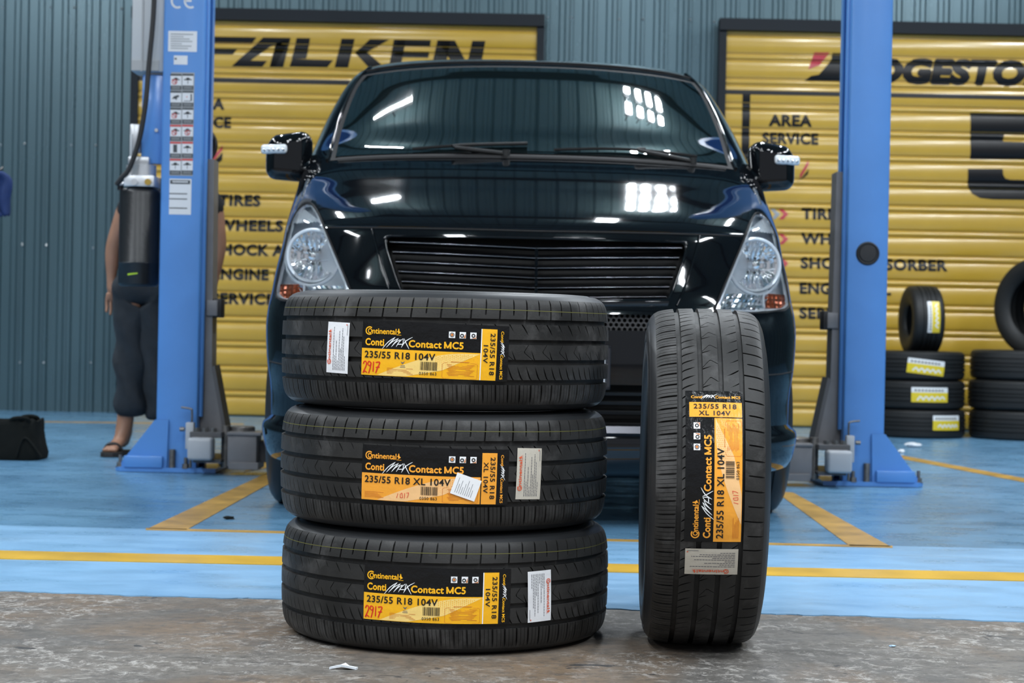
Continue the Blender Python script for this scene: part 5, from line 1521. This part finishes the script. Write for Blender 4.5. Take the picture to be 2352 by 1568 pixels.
for k, (lp, ly, rot_, lb) in enumerate((((2176, 970), 970, 0, 'bottom stored tyre of the stack next to the right lift post'), ((2136, 905), 905, 0, 'middle stored tyre of the stack next to the right lift post'),
                                        ((2128, 841), 841, -.10, 'top lying stored tyre of the stack next to the right lift post'))):
    z = W1 / 2 + k * (W1 + .002); X_ = at(lp[0], lp[1], FD - R1).x - cA[0]
    lab = (-PI / 2 + math.asin(max(-.95, min(.95, X_ / R1))), at(lp[0], lp[1], FD - R1).z - z - .005, rot_, .25 if k else .22, .098)
    stored(lb, (cA[0] + (.01, .004, 0)[k], cA[1], z), (0, 0, 0), R1, W1, lab)
# upright small tyre sunk a little into the hole of the stack
R2, W2 = .235, .212; yaw = math.radians(-3)
tx = at(2117, 760, FD); zt_ = 3 * (W1 + .002) + R2 - .030
stored('small upright stored tyre on the stack next to the right lift post, label upright', (tx.x, FD + .02, zt_), (0, PI / 2, -yaw), R2, W2,
       (-PI / 2 - .10, .022, PI, .215, .082))
cB = (at(2226, 900, FD - .05).x + .345, FD - .05)
for k in range(3):
    lab = (-PI / 2 + .22, 0, PI / 2 , .08, .03) if k == 1 else None
    stored(('bottom', 'middle', 'top')[k] + ' lying stored tyre of the stack cut by the right edge', (cB[0] + (.0, -.01, 0)[k], cB[1], .099 + k * .2005), (0, 0, 0), .335, .198, None)
R3, W3 = .335, .225
tx = at(2366, 700, FD - .1)
stored('large upright stored tyre leaning open side out on the right edge stack', (tx.x + .10, FD - .05, 3 * .2005 + R3 - .048), (0, PI / 2, math.radians(38)), R3, W3, None)

# ------------------------------------------------------------ black bag, blue cloth, scraps on the floor
M_bag = mat('black_bag_fabric', (.0045, .006, .0055), .9, spec=.2, bump=.8, bscale=14)
bc = ground(20, 1058); bag = thing('bag', 'black fabric bag with limp handles on the floor at the left edge', 'bag', (bc.x - .05, bc.y + .12, 0))
b = BM(); rows = []; n = 40
xr = at(86, 1050, bc.y).x - bag.location.x; xl = -.28; hz = at(60, 966, bc.y).z
for j, (z, gx, gy) in enumerate(((.006, 1.0, 1.0), (.03, 1.02, 1.02), (.08, .97, .95), (.13, .93, .86), (.17, .93, .80), (hz, .93, .72), (hz + .003, .90, .68), (hz - .03, .88, .64), (.06, .86, .62))):
    row = []
    for k in range(n):
        a = 2 * PI * k / n; c, s = math.cos(a), math.sin(a)
        u = math.copysign(abs(c) ** .35, c); v = math.copysign(abs(s) ** .35, s)
        x = (u * (xr - xl) / 2 * gx + (xr + xl) / 2); y = v * .13 * gy
        z2 = z + (.006 * math.sin(7 * a) if j in (5, 6) else 0) + (.008 * math.sin(a * 2 + 1) if j in (3, 4) else 0)
        y += (.008 * math.sin(9 * a + j * 1.3) if 1 < j < 6 else 0)
        row.append((x, y, z2))
    rows.append(row)
V = grid(b, rows, close_u=True); b.faces.new(V[0]); b.faces.new(V[-1]); bmesh.ops.recalc_face_normals(b, faces=b.faces)
obj('bag_body', b, M_bag, bag, smooth=60)
for y in (-.085, .085):
    b = BM(); x0 = at(45, 960, bc.y).x - bag.location.x; pts_ = smooth_path([(x0 - .055, y, hz - .01), (x0 - .04, y - .01, hz + .006), (x0, y - .02, hz + .012), (x0 + .03, y - .01, hz + .006), (x0 + .04, y, hz - .01)], 5)
    tube(b, pts_, .010, n=8); obj('handle', b, M_bag, bag, smooth=60)
b = BM(); P0 = [(at(40, 1050, bc.y).x - bag.location.x, -.137, .02), (at(58, 1000, bc.y).x - bag.location.x, -.122, .11), (at(98, 1050, bc.y).x - bag.location.x, -.137, .02)]
tube(b, smooth_path(P0, 5), .006, n=6); obj('fold_seam', b, M_bag, bag, smooth=60)

M_cloth = mat('blue_workwear_cloth', (.006, .026, .11), .8, var=.25, vscale=8)
CD = 9.6; cs_ = at(-46, 440, CD)
st = thing('coat_stand', 'slim metal coat stand just beyond the left edge', 'stand', (cs_.x, CD, 0))
b = BM(); cyl(b, (cs_.x, CD + .07, .012), (cs_.x, CD + .07, 1.75), .014, n=14); obj('pole', b, M_steel, st, True)
b = BM(); lathe(b, [(0, .0032), (.17, .0032), (.17, .010), (.03, .026), (0, .028)], 32, Matrix.Translation((cs_.x, CD + .07, 0))); obj('stand_base', b, M_steel, st, True)
hk = at(2, 392, CD)
b = BM(); tube(b, smooth_path([(cs_.x, CD + .07, hk.z + .01), (cs_.x + .06, CD + .06, hk.z + .012), (hk.x - .01, CD, hk.z), (hk.x + .012, CD, hk.z + .02)], 5), .006, n=8); obj('hook', b, M_steel, st, True)
b = BM(); rows = []
edge = [(394, -70, 6), (402, -62, 22), (412, -60, 34), (430, -58, 33), (450, -55, 26), (470, -50, 24), (485, -20, 23), (497, 10, 20)]
for i, (yy, xa_, xb_) in enumerate(edge):
    row = []
    for k in range(17):
        t_ = k / 16; p = at(xa_ + (xb_ - xa_) * t_, yy, CD); row.append((p.x, CD - .02 + .022 * math.sin(t_ * 11 + i * .35) * min(1, i * .5), p.z))
    rows.append(row)
grid(b, rows); clo = obj('work_jacket', b, M_cloth, smooth=70); tag(clo, 'dark blue cloth garment hanging at the left edge of the frame', 'jacket')
md = clo.modifiers.new('s', 'SOLIDIFY'); md.thickness = .012
md = clo.modifiers.new('u', 'SUBSURF'); md.levels = 1; md.render_levels = 1

M_scrap = mat('white_plastic_scrap', (.72, .76, .8), .4)
def scrap(px, py, r, label, m=M_scrap, h=.4, name='plastic_scrap', cat='litter', base=.003):
    p = ground(px, py); b = BM(); bmesh.ops.create_icosphere(b, subdivisions=2, radius=r)
    for v in b.verts: v.co *= random.uniform(.65, 1.15); v.co.z = max(-r * h * .8, v.co.z * h); v.co.x *= 1.4
    zmin = min(v.co.z for v in b.verts)
    bmesh.ops.translate(b, verts=b.verts, vec=(0, 0, -zmin)); o = obj(name, b, m, smooth=0); o.location = (p.x, p.y, base)
    tag(o, label, cat); return o
scrap(2098, 1028, .040, 'crumpled clear plastic scrap on the blue floor before the stored tyres')
scrap(2070, 1041, .016, 'small round white scrap beside the ochre line right of the post', h=.8)
scrap(525, 1194, .016, 'small dark lump of dirt on the blue floor between the lines', M_bag, name='dirt_lump')
scrap(1928, 1112, .014, 'small yellow lump at the foot of the right lift post', M_ly, h=.9, name='yellow_cap', base=.003)
p = ground(790, 1536); b = BM()
pr_ = [(-.028, -.006), (-.005, -.004), (.004, -.012), (.024, -.006), (.027, .002), (.010, .004), (.002, .012), (-.006, .004), (-.026, .002)]
F = [b.verts.new((x, y, .004 + .007 * max(0, 1 - abs(x) / .015))) for x, y in pr_]; b.faces.new(F)
r = bmesh.ops.extrude_face_region(b, geom=b.faces[:]); 
for v in [v for v in r['geom'] if isinstance(v, bmesh.types.BMVert)]: v.co.z -= .004
bmesh.ops.recalc_face_normals(b, faces=b.faces)
o = obj('paper_scrap', b, M_scrap, smooth=0); o.location = (p.x, p.y, 0); tag(o, 'tiny torn white scrap on the concrete before the stack', 'litter')
scrap(2050, 1485, .006, 'pale blue paint chip on the concrete at lower right', mat('pale_blue_chip', (.35, .5, .65), .5), name='paint_chip', base=.0)
